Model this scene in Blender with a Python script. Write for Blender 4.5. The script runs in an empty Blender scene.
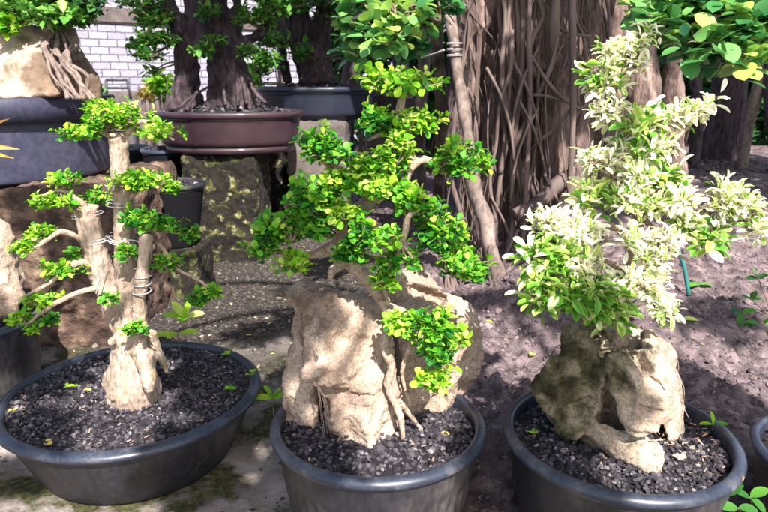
import bpy, math, random
import numpy as np
from math import radians, sin, cos, pi

rng = np.random.default_rng(7)
random.seed(7)
SC = bpy.context.scene
COL = SC.collection

# ------------------------------------------------------------------ camera
H = 0.82
F = 650.0
PITCH = math.atan(176 / 650)
CAM = np.array([0, 0, H])
cd = bpy.data.cameras.new('camera')
cam = bpy.data.objects.new('camera', cd)
COL.objects.link(cam)
cam.location = (0, 0, H)
cam.rotation_euler = (pi / 2 - PITCH, 0, 0)
cd.sensor_width = 36
cd.lens = 36 * F / 768
cd.clip_start = 0.02
cd.clip_end = 300
cd.dof.use_dof = True
cd.dof.focus_distance = 1.35
cd.dof.aperture_fstop = 9.0
SC.camera = cam


def ray(px, py):
    u, v = (px - 384) / F, (256 - py) / F
    c, s = cos(PITCH), sin(PITCH)
    return np.array([u, c + v * s, -s + v * c])


def P(px, py, d):
    """world point seen at (px,py) standing d metres north of the photographer"""
    r = ray(px, py)
    return CAM + r * (d / r[1])


def G(px, py, z=0.0):
    r = ray(px, py)
    return CAM + r * ((z - H) / r[2])


def S(npx, d):
    return npx * d / F


# ------------------------------------------------------------------ noise
def _hash(ix, iy, iz, seed):
    h = (ix * 374761393 + iy * 668265263 + iz * 2147483647 + seed * 1274126177) & 0xffffffff
    h = ((h ^ (h >> 13)) * 1274126177) & 0xffffffff
    h = (h ^ (h >> 16)) & 0xffffffff
    return h / 4294967295.0


def vnoise(p, seed=0):
    p = np.asarray(p, float)
    i = np.floor(p).astype(np.int64)
    f = p - i
    f = f * f * (3 - 2 * f)
    r = 0
    for dx in (0, 1):
        for dy in (0, 1):
            for dz in (0, 1):
                w = (f[..., 0] if dx else 1 - f[..., 0]) * (f[..., 1] if dy else 1 - f[..., 1]) * (f[..., 2] if dz else 1 - f[..., 2])
                r = r + w * _hash(i[..., 0] + dx, i[..., 1] + dy, i[..., 2] + dz, seed)
    return r * 2 - 1


def fbm(p, oct=4, seed=0, gain=.5):
    p = np.asarray(p, float)
    a, t = 1.0, 0
    for k in range(oct):
        t = t + a * vnoise(p * 2 ** k + 17.3 * k, seed + k)
        a *= gain
    return t


def sst(x, a, b):
    t = np.clip((x - a) / (b - a), 0, 1)
    return t * t * (3 - 2 * t)


def nrm(v):
    v = np.asarray(v, float)
    return v / (np.linalg.norm(v, axis=-1, keepdims=True) + 1e-12)


# ------------------------------------------------------------------ materials
def mat(name, cols, scale=8, detail=6, rough=.8, bump=0, bscale=40, bdist=.01, stretch=(1, 1, 1), spec=.3,
        attr=None, cols2=None, scale2=3, f2=(.45, .6), transl=0, top=None, vor=0, bdetail=8, coat=0, bias=None, speck=None, bump2=None):
    """noise-ramped principled material; cols2 = second ramp blended in by a larger noise; top = colour on upward faces"""
    m = bpy.data.materials.new(name)
    m.use_nodes = True
    nt = m.node_tree
    N, L = nt.nodes, nt.links
    b = N['Principled BSDF']
    b.inputs['Roughness'].default_value = rough
    b.inputs['Specular IOR Level'].default_value = spec
    if coat:
        b.inputs['Coat Weight'].default_value = coat
    tc = N.new('ShaderNodeTexCoord')
    mp = N.new('ShaderNodeMapping')
    mp.inputs['Scale'].default_value = stretch
    L.new(tc.outputs['Object'], mp.inputs[0])

    def noise(sc, dt=detail, src=mp):
        n = N.new('ShaderNodeTexNoise')
        n.inputs['Scale'].default_value = sc
        n.inputs['Detail'].default_value = dt
        n.inputs['Roughness'].default_value = .6
        L.new(src.outputs[0], n.inputs['Vector'])
        return n

    def ramp(cs, fac):
        r = N.new('ShaderNodeValToRGB')
        e = r.color_ramp.elements
        while len(e) < len(cs):
            e.new(.5)
        for q, (p_, c_) in zip(e, cs):
            q.position = p_
            q.color = (*c_, 1)
        L.new(fac, r.inputs[0])
        return r.outputs[0]

    def mix(fac, a, c):
        x = N.new('ShaderNodeMix')
        x.data_type = 'RGBA'
        L.new(fac, x.inputs[0])
        L.new(a, x.inputs[6])
        L.new(c, x.inputs[7])
        return x.outputs[2]
    if attr:
        at = N.new('ShaderNodeAttribute')
        at.attribute_name = attr
        c = ramp(cols, at.outputs['Fac'])
    else:
        c = ramp(cols, noise(scale).outputs[0])
    if cols2:
        n2 = noise(scale2, 5, tc_src := mp)
        r2 = N.new('ShaderNodeMapRange')
        r2.inputs[1].default_value, r2.inputs[2].default_value = f2
        src2 = n2.outputs[0]
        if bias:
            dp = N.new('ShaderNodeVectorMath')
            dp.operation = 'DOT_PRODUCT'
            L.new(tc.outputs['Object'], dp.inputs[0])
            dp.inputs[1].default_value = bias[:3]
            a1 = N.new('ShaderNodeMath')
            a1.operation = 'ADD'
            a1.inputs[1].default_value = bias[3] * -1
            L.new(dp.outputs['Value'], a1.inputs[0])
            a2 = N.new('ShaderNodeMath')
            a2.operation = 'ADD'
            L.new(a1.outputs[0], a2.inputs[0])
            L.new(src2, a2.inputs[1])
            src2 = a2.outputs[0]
        L.new(src2, r2.inputs[0])
        c = mix(r2.outputs[0], c, ramp(cols2, noise(scale * 1.7).outputs[0]))
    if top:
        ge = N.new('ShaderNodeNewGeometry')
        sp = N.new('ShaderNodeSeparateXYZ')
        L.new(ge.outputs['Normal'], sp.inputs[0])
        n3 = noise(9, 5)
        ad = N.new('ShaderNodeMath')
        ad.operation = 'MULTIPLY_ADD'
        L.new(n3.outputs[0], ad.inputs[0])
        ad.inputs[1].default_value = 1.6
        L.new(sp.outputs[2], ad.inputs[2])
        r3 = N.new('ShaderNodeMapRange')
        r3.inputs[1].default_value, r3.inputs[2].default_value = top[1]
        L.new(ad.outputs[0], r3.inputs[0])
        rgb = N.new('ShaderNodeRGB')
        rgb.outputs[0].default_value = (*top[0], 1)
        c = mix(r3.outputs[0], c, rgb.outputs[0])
    if speck:
        ns = noise(speck[0], 4)
        rs = N.new('ShaderNodeMapRange')
        rs.inputs[1].default_value, rs.inputs[2].default_value = speck[1]
        rs.inputs[3].default_value, rs.inputs[4].default_value = speck[2]
        L.new(ns.outputs[0], rs.inputs[0])
        vm_ = N.new('ShaderNodeVectorMath')
        vm_.operation = 'SCALE'
        L.new(c, vm_.inputs[0])
        L.new(rs.outputs[0], vm_.inputs['Scale'])
        c = vm_.outputs[0]
    L.new(c, b.inputs['Base Color'])
    if bump:
        bn = noise(bscale, bdetail)
        src = bn.outputs[0]
        if vor:
            v = N.new('ShaderNodeTexVoronoi')
            v.feature = 'DISTANCE_TO_EDGE'
            v.inputs['Scale'].default_value = vor
            nz = noise(vor * 1.5, 3)
            vm = N.new('ShaderNodeVectorMath')
            vm.operation = 'MULTIPLY_ADD'
            L.new(nz.outputs[1], vm.inputs[0])
            vm.inputs[1].default_value = (.12, .12, .12)
            L.new(mp.outputs[0], vm.inputs[2])
            L.new(vm.outputs[0], v.inputs['Vector'])
            mr = N.new('ShaderNodeMapRange')
            mr.inputs[2].default_value = .06
            L.new(v.outputs[0], mr.inputs[0])
            mm = N.new('ShaderNodeMath')
            mm.operation = 'ADD'
            L.new(mr.outputs[0], mm.inputs[0])
            L.new(src, mm.inputs[1])
            src = mm.outputs[0]
        if bump2:
            n2b = noise(bump2[0], 6)
            mb2 = N.new('ShaderNodeMath')
            mb2.operation = 'MULTIPLY_ADD'
            mb2.inputs[1].default_value = bump2[1]
            L.new(n2b.outputs[0], mb2.inputs[0])
            L.new(src, mb2.inputs[2])
            src = mb2.outputs[0]
        bp = N.new('ShaderNodeBump')
        bp.inputs['Strength'].default_value = bump
        bp.inputs['Distance'].default_value = bdist
        L.new(src, bp.inputs['Height'])
        L.new(bp.outputs[0], b.inputs['Normal'])
    if transl:
        t = N.new('ShaderNodeBsdfTranslucent')
        L.new(c, t.inputs[0])
        ms = N.new('ShaderNodeMixShader')
        ms.inputs[0].default_value = transl
        L.new(b.outputs[0], ms.inputs[1])
        L.new(t.outputs[0], ms.inputs[2])
        L.new(ms.outputs[0], N['Material Output'].inputs[0])
    return m


M = {}
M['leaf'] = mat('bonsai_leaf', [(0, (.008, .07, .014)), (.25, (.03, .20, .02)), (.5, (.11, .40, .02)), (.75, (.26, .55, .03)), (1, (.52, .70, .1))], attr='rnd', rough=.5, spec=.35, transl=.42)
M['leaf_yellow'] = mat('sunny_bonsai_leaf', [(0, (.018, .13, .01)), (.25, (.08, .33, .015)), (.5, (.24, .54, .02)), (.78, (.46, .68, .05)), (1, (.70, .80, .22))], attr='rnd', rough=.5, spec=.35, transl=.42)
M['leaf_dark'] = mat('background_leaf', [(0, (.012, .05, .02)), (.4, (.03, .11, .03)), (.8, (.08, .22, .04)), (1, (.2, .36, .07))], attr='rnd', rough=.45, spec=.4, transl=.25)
M['leaf_mid'] = mat('mid_green_leaf', [(0, (.02, .10, .02)), (.4, (.07, .22, .03)), (.8, (.16, .38, .05)), (1, (.32, .50, .10))], attr='rnd', rough=.45, spec=.4, transl=.3)
M['leaf_ficus'] = mat('ficus_leaf', [(0, (.012, .08, .03)), (.35, (.07, .25, .07)), (.65, (.20, .44, .12)), (1, (.50, .68, .12))], attr='rnd', rough=.25, spec=.5, transl=.3)
M['leaf_white'] = mat('variegated_leaf', [(0, (.06, .24, .02)), (.2, (.22, .46, .05)), (.34, (.58, .70, .16)), (.50, (.86, .87, .50)), (.72, (.93, .90, .72)), (1, (.95, .90, .80))], attr='rnd', rough=.5, spec=.3, transl=.3)
M['leaf_dry'] = mat('dry_leaf', [(0, (.35, .22, .05)), (.5, (.55, .42, .08)), (1, (.62, .5, .2))], attr='rnd', rough=.6, transl=.2)
M['leaf_orange'] = mat('orange_leaf', [(0, (.75, .25, .08)), (1, (.8, .5, .08))], attr='rnd', rough=.5, transl=.3)
M['twig'] = mat('twig_bark', [(0.3, (.10, .07, .05)), (.7, (.28, .2, .15))], scale=60, bump=.4, bscale=120)
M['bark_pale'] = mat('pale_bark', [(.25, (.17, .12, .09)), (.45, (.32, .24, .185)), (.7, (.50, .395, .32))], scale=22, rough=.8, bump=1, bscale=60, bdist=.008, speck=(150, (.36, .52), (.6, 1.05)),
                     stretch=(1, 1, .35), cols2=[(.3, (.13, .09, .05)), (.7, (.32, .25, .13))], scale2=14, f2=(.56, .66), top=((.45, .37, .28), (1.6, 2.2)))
M['bark_root'] = mat('root_bark', [(.3, (.26, .18, .13)), (.7, (.50, .385, .29))], scale=40, rough=.8, bump=1, bscale=90, bdist=.005, speck=(160, (.36, .52), (.65, 1.05)))
M['bark_dark'] = mat('dark_fissured_bark', [(.3, (.022, .015, .019)), (.55, (.075, .052, .06)), (.8, (.2, .145, .15))], scale=9, rough=.85, bump=1, bscale=30, bdist=.04, stretch=(1, 1, .3), speck=(60, (.35, .6), (.4, 1.3)))
M['bark_ficus'] = mat('ficus_bark', [(.3, (.05, .032, .03)), (.5, (.17, .115, .10)), (.72, (.36, .26, .215))], scale=11, detail=10, rough=.85, bump=1, bscale=34, bdist=.02, stretch=(1, 1, .25), cols2=[(.3, (.02, .012, .011)), (.7, (.08, .05, .042))], scale2=16, f2=(.5, .62), speck=(70, (.35, .6), (.5, 1.25)))
M['bark_aerial'] = mat('aerial_root_bark', [(.3, (.05, .032, .032)), (.7, (.20, .145, .125))], scale=12, rough=.8, bump=.5, bscale=50, bdist=.004, stretch=(1, 1, .3))
M['bark_grey'] = mat('smooth_grey_bark', [(.3, (.10, .072, .06)), (.6, (.22, .165, .14)), (.8, (.36, .29, .25))], scale=14, speck=(60, (.38, .55), (.6, 1.1)), rough=.75, bump=.4, bscale=40, bdist=.005, stretch=(1, 1, .6))
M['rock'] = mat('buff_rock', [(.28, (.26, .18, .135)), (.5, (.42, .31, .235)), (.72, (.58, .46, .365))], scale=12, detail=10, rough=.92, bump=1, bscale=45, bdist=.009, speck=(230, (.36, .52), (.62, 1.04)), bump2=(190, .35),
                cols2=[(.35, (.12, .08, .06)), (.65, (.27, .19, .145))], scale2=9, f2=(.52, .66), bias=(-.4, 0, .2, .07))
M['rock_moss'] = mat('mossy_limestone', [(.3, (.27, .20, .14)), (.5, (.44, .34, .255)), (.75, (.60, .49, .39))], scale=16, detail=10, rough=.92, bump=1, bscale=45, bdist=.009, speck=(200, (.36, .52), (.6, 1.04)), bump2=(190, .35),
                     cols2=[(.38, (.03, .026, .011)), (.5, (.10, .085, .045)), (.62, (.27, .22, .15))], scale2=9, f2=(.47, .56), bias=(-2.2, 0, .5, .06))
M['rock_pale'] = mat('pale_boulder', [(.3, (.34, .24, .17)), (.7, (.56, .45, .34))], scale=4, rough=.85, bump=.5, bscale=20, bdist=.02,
                     cols2=[(.35, (.07, .05, .04)), (.7, (.2, .135, .09))], scale2=4, f2=(.52, .62), bias=(.9, 0, .2, .12), speck=(60, (.36, .52), (.75, 1.04)))  # boulder's shaded right side is put into the colour, darker brown there
M['grit'] = mat('black_lava_grit', [(0, (.008, .007, .009)), (.5, (.036, .031, .037)), (.85, (.098, .086, .097)), (1, (.22, .195, .2))], attr='rnd', rough=.9, bump=.5, bscale=400, bdist=.001)
M['gritbase'] = mat('grit_bed', [(.3, (.02, .016, .02)), (.7, (.06, .045, .055))], scale=90, rough=.95, bump=1, bscale=150, bdist=.006)
M['plastic'] = mat('dusty_black_plastic', [(.3, (.010, .010, .014)), (.7, (.026, .025, .031))], scale=5, rough=.5, spec=.5, bump=.15, bscale=90, bdist=.002,
                   cols2=[(.3, (.045, .038, .038)), (.6, (.13, .108, .104)), (.8, (.2, .17, .16))], scale2=5, f2=(.55, .82), detail=10, stretch=(1, 1, .4), speck=(90, (.4, .6), (.7, 1.2)))
M['rim'] = mat('blue_black_rim_plastic', [(.3, (.016, .02, .034)), (.7, (.04, .048, .072))], scale=9, detail=10, rough=.38, spec=.5, bump=.2, bscale=120, bdist=.0012,
                 cols2=[(.35, (.06, .06, .07)), (.6, (.13, .12, .125)), (.8, (.22, .19, .18))], scale2=11, f2=(.52, .74), speck=(140, (.4, .6), (.75, 1.15)))
M['plastic_blue'] = mat('navy_plastic', [(.3, (.02, .021, .042)), (.7, (.04, .04, .072))], scale=3, rough=.5, spec=.45, bump=.15, bscale=60, bdist=.003, cols2=[(.3, (.05, .048, .072)), (.7, (.08, .075, .105))], scale2=4, f2=(.6, .8), detail=10, speck=(60, (.4, .6), (.8, 1.15)))
M['clay_mauve'] = mat('glazed_mauve_clay', [(.3, (.018, .009, .013)), (.7, (.05, .028, .036))], scale=4, rough=.38, spec=.5, bump=.1, bscale=30, bdist=.003)
M['clay_blue'] = mat('slate_blue_clay', [(.3, (.010, .012, .022)), (.7, (.026, .03, .05))], scale=4, rough=.4, spec=.5)
M['brown_block'] = mat('rough_brown_stone', [(.3, (.025, .015, .012)), (.5, (.085, .052, .04)), (.72, (.26, .18, .12))], scale=14, rough=.95, bump=1, bscale=40, bdist=.02)
M['pillar'] = mat('lichened_concrete', [(.35, (.006, .005, .004)), (.6, (.02, .016, .012))], scale=22, rough=.95, bump=1, bscale=35, bdist=.015,
                  cols2=[(.35, (.02, .022, .008)), (.5, (.07, .07, .022)), (.68, (.34, .32, .16))], scale2=24, f2=(.52, .60), detail=10)
M['greyblock'] = mat('grey_stone_block', [(.3, (.06, .047, .047)), (.7, (.17, .14, .13))], scale=8, rough=.9, bump=.7, bscale=30, bdist=.01)
M['wire'] = mat('training_wire', [(.3, (.22, .2, .21)), (.7, (.42, .4, .4))], scale=30, rough=.4, spec=.5)
M['metal_dark'] = mat('dark_painted_metal', [(.3, (.03, .03, .035)), (.7, (.06, .06, .07))], rough=.5)
M['soil'] = mat('purple_brown_clod', [(0, (.04, .029, .033)), (.5, (.135, .10, .105)), (1, (.30, .235, .23))], attr='rnd', rough=.95, bump=.6, bscale=120, bdist=.003)
M['gravel'] = mat('pale_litter_gravel', [(0, (.025, .022, .02)), (.55, (.08, .07, .06)), (.88, (.22, .19, .16)), (1, (.46, .4, .35))], attr='rnd', rough=.9)
M['chips'] = mat('tan_wood_chip', [(0, (.3, .17, .1)), (1, (.62, .42, .28))], attr='rnd', rough=.8)
M['teal'] = mat('teal_plastic', [(0, (.02, .12, .12)), (1, (.04, .2, .18))], rough=.4)
M['soot'] = mat('black_rubber', [(0, (.006, .006, .008)), (1, (.010, .009, .011))], rough=.95, spec=.08)


def ground_material():
    m = bpy.data.materials.new('ground_earth_and_cement')
    m.use_nodes = True
    nt = m.node_tree
    N, L = nt.nodes, nt.links
    b = N['Principled BSDF']
    b.inputs['Roughness'].default_value = .95
    b.inputs['Specular IOR Level'].default_value = .2
    tc = N.new('ShaderNodeTexCoord')

    def noise(s, d=8, r=.6):
        n = N.new('ShaderNodeTexNoise')
        n.inputs['Scale'].default_value = s
        n.inputs['Detail'].default_value = d
        n.inputs['Roughness'].default_value = r
        L.new(tc.outputs['Object'], n.inputs['Vector'])
        return n.outputs[0]

    def ramp(f, cs):
        r = N.new('ShaderNodeValToRGB')
        e = r.color_ramp.elements
        while len(e) < len(cs):
            e.new(.5)
        for q, (p_, c_) in zip(e, cs):
            q.position = p_
            q.color = (*c_, 1)
        L.new(f, r.inputs[0])
        return r.outputs[0]

    def mix(f, a, c):
        x = N.new('ShaderNodeMix')
        x.data_type = 'RGBA'
        L.new(f, x.inputs[0])
        L.new(a, x.inputs[6])
        L.new(c, x.inputs[7])
        return x.outputs[2]
    cement = ramp(noise(7), [(.3, (.13, .105, .095)), (.5, (.27, .225, .205)), (.7, (.44, .375, .345))])
    moss = ramp(noise(70), [(.35, (.022, .024, .010)), (.6, (.09, .085, .035)), (.75, (.22, .19, .12))])
    mossy = mix(ramp(noise(5.5, 5), [(.47, (0, 0, 0)), (.56, (1, 1, 1))]), cement, moss)
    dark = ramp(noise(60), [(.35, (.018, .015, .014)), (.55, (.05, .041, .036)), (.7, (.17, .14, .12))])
    earth = ramp(noise(25), [(.3, (.042, .030, .034)), (.5, (.135, .10, .105)), (.72, (.28, .215, .21))])
    a1 = N.new('ShaderNodeAttribute')
    a1.attribute_name = 'earth'
    a2 = N.new('ShaderNodeAttribute')
    a2.attribute_name = 'litter'
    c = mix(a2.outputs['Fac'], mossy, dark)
    c = mix(a1.outputs['Fac'], c, earth)
    L.new(c, b.inputs['Base Color'])
    n1 = noise(60, 10, .7)
    bp = N.new('ShaderNodeBump')
    bp.inputs['Strength'].default_value = .9
    bp.inputs['Distance'].default_value = .012
    L.new(n1, bp.inputs['Height'])
    L.new(bp.outputs[0], b.inputs['Normal'])
    return m


# ------------------------------------------------------------------ mesh building
class MB:
    def __init__(self):
        self.v, self.f, self.a, self.n = [], [], [], 0
        self.smooth = True

    def add(self, v, f, rnd=None):
        v = np.asarray(v, float)
        self.v.append(v)
        for q in (f if isinstance(f, list) else [f]):
            self.f.append(np.asarray(q, np.int64) + self.n)
        r = np.full(len(v), .5) if rnd is None else np.broadcast_to(rnd, (len(v),))
        self.a.append(r)
        self.n += len(v)
        return self

    def tube(self, pts, rad, seg=8, step=None, wob=0, seed=0, cap=True, flat=1.0):
        pts = np.asarray(pts, float)
        rad = np.asarray(rad, float)
        if rad.ndim == 0:
            rad = np.full(len(pts), float(rad))
        if len(rad) != len(pts):
            rad = np.interp(np.linspace(0, 1, len(pts)), np.linspace(0, 1, len(rad)), rad)
        n = len(pts)
        if n > 2 or step:
            q = np.vstack([2 * pts[0] - pts[1], pts, 2 * pts[-1] - pts[-2]])
            op, orr = [], []
            for i in range(n - 1):
                p0, p1, p2, p3 = q[i:i + 4]
                k = max(2, int(np.linalg.norm(p2 - p1) / (step or max(.6 * rad.mean(), .002))))
                k = min(k, 60)
                for t in np.arange(k) / k:
                    op.append(.5 * ((2 * p1) + (-p0 + p2) * t + (2 * p0 - 5 * p1 + 4 * p2 - p3) * t * t + (-p0 + 3 * p1 - 3 * p2 + p3) * t ** 3))
                    orr.append(rad[i] * (1 - t) + rad[i + 1] * t)
            op.append(pts[-1])
            orr.append(rad[-1])
            pts, rad = np.array(op), np.array(orr)
        n = len(pts)
        T = nrm(np.gradient(pts, axis=0))
        u = np.cross(T[0], (0, 0, 1.))
        if np.linalg.norm(u) < .1:
            u = np.cross(T[0], (1., 0, 0))
        u = nrm(u)
        V = []
        ang = np.arange(seg) * 2 * pi / seg
        for i in range(n):
            u = nrm(u - T[i] * np.dot(u, T[i]))
            w = np.cross(T[i], u)
            ring = pts[i] + rad[i] * (np.cos(ang)[:, None] * u + flat * np.sin(ang)[:, None] * w)
            V.append(ring)
        V = np.array(V)
        if wob:
            c = pts[:, None, :]
            fr = 1 / (rad.mean() * 2.5)
            V = c + (V - c) * (1 + wob * fbm(V * fr, 3, seed))[..., None]
        i = np.arange(n - 1)[:, None]
        j = np.arange(seg)[None]
        a = i * seg + j
        b_ = i * seg + (j + 1) % seg
        quads = np.stack([a, b_, b_ + seg, a + seg], -1).reshape(-1, 4)
        fs = [quads]
        Vf = V.reshape(-1, 3)
        if cap:
            Vf = np.vstack([Vf, pts[0], pts[-1]])
            c0, c1 = n * seg, n * seg + 1
            jj = np.arange(seg)
            fs.append(np.stack([np.full(seg, c0), (jj + 1) % seg, jj], -1))
            fs.append(np.stack([np.full(seg, c1), (n - 1) * seg + jj, (n - 1) * seg + (jj + 1) % seg], -1))
        return self.add(Vf, fs)

    def lathe(self, prof, c=(0, 0, 0), seg=96, fn=None, close=False):
        """prof: (r,z) list; fn(r,z,angle)->r"""
        prof = np.asarray(prof, float)
        n = len(prof)
        a = np.arange(seg) * 2 * pi / seg
        r = np.repeat(prof[:, :1], seg, 1)
        z = np.repeat(prof[:, 1:], seg, 1)
        A = np.repeat(a[None], n, 0)
        if fn is not None:
            r = fn(r, z, A)
        v = np.stack([r * np.cos(A), r * np.sin(A), z], -1).reshape(-1, 3) + np.asarray(c, float)
        i = np.arange(n - 1)[:, None]
        j = np.arange(seg)[None]
        q = np.stack([i * seg + j, i * seg + (j + 1) % seg, (i + 1) * seg + (j + 1) % seg, (i + 1) * seg + j], -1).reshape(-1, 4)
        return self.add(v, q)

    def hull(self, pts):
        import bmesh
        bm = bmesh.new()
        for p in pts:
            bm.verts.new(p)
        bmesh.ops.convex_hull(bm, input=bm.verts)
        bmesh.ops.triangulate(bm, faces=bm.faces)
        bm.verts.ensure_lookup_table()
        used = [v for v in bm.verts if v.link_faces]
        ix = {v: k for k, v in enumerate(used)}
        vs = [tuple(v.co) for v in used]
        fs = [[ix[v] for v in f.verts] for f in bm.faces]
        bm.free()
        return self.add(vs, np.array(fs))

    def box(self, lo, hi, sub=1):
        lo, hi = np.asarray(lo, float), np.asarray(hi, float)
        v = np.array([[(lo, hi)[(k >> a) & 1][a] for a in range(3)] for k in range(8)])
        return self.add(v, np.array([[0, 2, 3, 1], [4, 5, 7, 6], [0, 1, 5, 4], [2, 6, 7, 3], [0, 4, 6, 2], [1, 3, 7, 5]]))


def origin_of(o):
    p = np.zeros(3)
    while o is not None:
        p = p + np.array(o.location)
        o = o.parent
    return p


def obj(name, mb, m, parent=None, smooth=True, origin=None):
    v = np.vstack(mb.v)
    if parent is not None:
        og = origin_of(parent)
    elif origin is not None:
        og = np.asarray(origin, float)
    else:
        og = np.array([(v[:, 0].min() + v[:, 0].max()) / 2, (v[:, 1].min() + v[:, 1].max()) / 2, v[:, 2].min()])
    v = v - og
    me = bpy.data.meshes.new(name)
    nl = sum(f.size for f in mb.f)
    nf = sum(len(f) for f in mb.f)
    me.vertices.add(len(v))
    me.vertices.foreach_set('co', v.astype(np.float32).ravel())
    me.loops.add(nl)
    me.loops.foreach_set('vertex_index', np.concatenate([f.ravel() for f in mb.f]).astype(np.int32))
    me.polygons.add(nf)
    sz = np.concatenate([np.full(len(f), f.shape[1]) for f in mb.f])
    me.polygons.foreach_set('loop_start', np.concatenate([[0], np.cumsum(sz)[:-1]]).astype(np.int32))
    me.polygons.foreach_set('loop_total', sz.astype(np.int32))
    me.update(calc_edges=True)
    me.validate()
    me.polygons.foreach_set('use_smooth', np.full(len(me.polygons), smooth))
    at = me.attributes.new('rnd', 'FLOAT', 'POINT')
    at.data.foreach_set('value', np.concatenate(mb.a).astype(np.float32))
    me.materials.append(m)
    o = bpy.data.objects.new(name, me)
    COL.objects.link(o)
    if parent is None:
        o.location = og
    else:
        o.parent = parent
    return o


def thing(name, label, cat, loc, group=None):
    o = bpy.data.objects.new(name, None)
    COL.objects.link(o)
    o.location = tuple(loc)
    o.empty_display_size = .1
    return tag(o, label, cat, group)


def tag(o, label, cat, group=None, kind=None):
    o['label'] = label
    o['category'] = cat
    if group:
        o['group'] = group
    if kind:
        o['kind'] = kind
    return o


_tex = {}


def dtex(kind, size, depth=4):
    k = (kind, size, depth)
    if k not in _tex:
        t = bpy.data.textures.new('%s_%g' % (kind, size), kind)
        t.noise_scale = size
        if kind == 'CLOUDS':
            t.noise_depth = depth
        if kind == 'MUSGRAVE':
            t.octaves = depth
        _tex[k] = t
    return _tex[k]


def organic(o, voxel, smooth=6, disp=(), fac=.5):
    r = o.modifiers.new('remesh', 'REMESH')
    r.mode = 'VOXEL'
    r.voxel_size = voxel
    r.use_smooth_shade = True
    if smooth:
        s = o.modifiers.new('smooth', 'SMOOTH')
        s.iterations = smooth
        s.factor = fac
    for kind, size, st in disp:
        d = o.modifiers.new('disp', 'DISPLACE')
        d.texture = dtex(kind, size)
        d.texture_coords = 'LOCAL'
        d.strength = st
        d.mid_level = .5
    return o


def bake(o):
    dg = bpy.context.evaluated_depsgraph_get()
    me = bpy.data.meshes.new_from_object(o.evaluated_get(dg))
    o.modifiers.clear()
    o.data = me
    return o


def sculpt(o, brushes, grain=()):
    """brushes: (polyline of (px,py,d), radius px, push vector metres)"""
    bake(o)
    me = o.data
    n = len(me.vertices)
    v = np.empty(n * 3, np.float32)
    me.vertices.foreach_get('co', v)
    v = v.reshape(-1, 3).astype(float) + np.array(o.location)
    for line, rp, push in brushes:
        q = [P(*a) for a in line]
        r_ = S(rp, np.mean([a[2] for a in line]))
        dist = np.full(n, 1e9)
        for a, b in zip(q, q[1:] or q):
            ab = b - a
            t = np.clip(((v - a) @ ab) / max(ab @ ab, 1e-9), 0, 1)
            dist = np.minimum(dist, np.linalg.norm(v - (a + t[:, None] * ab), axis=1))
        k = np.clip(1 - (dist / r_) ** 2, 0, 1) ** 2
        v += k[:, None] * np.array(push, float)
    me.vertices.foreach_set('co', (v - np.array(o.location)).astype(np.float32).ravel())
    me.update()
    for kind, size, st in grain:
        d = o.modifiers.new('disp', 'DISPLACE')
        d.texture = dtex(kind, size)
        d.texture_coords = 'LOCAL'
        d.strength = st
        d.mid_level = .5
    return o


# leaf templates: (u along, v across, w up)
def leaf_template(shape='obovate', fold=.18, curl=.25, n=4):
    us = np.linspace(0, 1, n + 2)
    if n == 4 and shape == 'obovate':
        us = np.array([0, .28, .55, .8, .95, 1])
    V, E = [(0, 0, 0)], [0]
    for u in us[1:-1]:
        if shape == 'obovate':
            w = (sin(pi * min(1, u * .985) ** 1.5)) ** .55
        elif shape == 'oval':
            w = sin(pi * u ** 1.1) ** .6
        elif shape == 'lance':
            w = sin(pi * u ** .9) ** 1.1
        else:
            w = sin(pi * u ** 1.5) ** .6
        z = -curl * u * u
        V += [(u, w * .5, z + fold * w * .5), (u, 0, z), (u, -w * .5, z + fold * w * .5)]
        E += [1, 0, 1]
    V.append((1, 0, -curl))
    E.append(.6)
    tri, quad = [], []
    tri += [(0, 2, 1), (0, 3, 2)]
    for i in range(n - 1):
        a = 1 + 3 * i
        quad += [(a, a + 1, a + 4, a + 3), (a + 1, a + 2, a + 5, a + 4)]
    l = len(V) - 1
    a = 1 + 3 * (n - 1)
    tri += [(a, a + 1, l), (a + 1, a + 2, l)]
    return np.array(V, float), np.array(tri), np.array(quad).reshape(-1, 4), np.array(E)


T_OBO = leaf_template('obovate', .25, .22, 4)
T_OBO3 = leaf_template('obovate', .3, .25, 2)
T_OVAL = leaf_template('oval', .12, .18, 6)
T_LANCE = leaf_template('lance', .3, .35, 4)
T_WHITE = leaf_template('obovate', .25, .30, 4)


def leaves(mb, pos, dirs, ups, length, width, tpl, rnd, edge=0.0):
    """adds one leaf per row of pos"""
    V, tri, quad, E = tpl
    n = len(pos)
    if n == 0:
        return
    a = nrm(dirs)
    s = nrm(np.cross(ups, a))
    w = np.cross(a, s)
    L = np.broadcast_to(length, (n,))[:, None, None]
    W = np.broadcast_to(width, (n,))[:, None, None]
    P3 = pos[:, None, :] + a[:, None] * V[None, :, 0:1] * L + s[:, None] * V[None, :, 1:2] * L * W + w[:, None] * V[None, :, 2:3] * L
    k = len(V)
    off = (np.arange(n) * k)[:, None, None]
    fs = [(tri[None] + off).reshape(-1, 3)]
    if len(quad):
        fs.append((quad[None] + off).reshape(-1, 4))
    r = np.clip(np.broadcast_to(rnd, (n,))[:, None] + edge * (E[None] - .5), 0, 1)
    mb.add(P3.reshape(-1, 3), fs, r.ravel())


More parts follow.
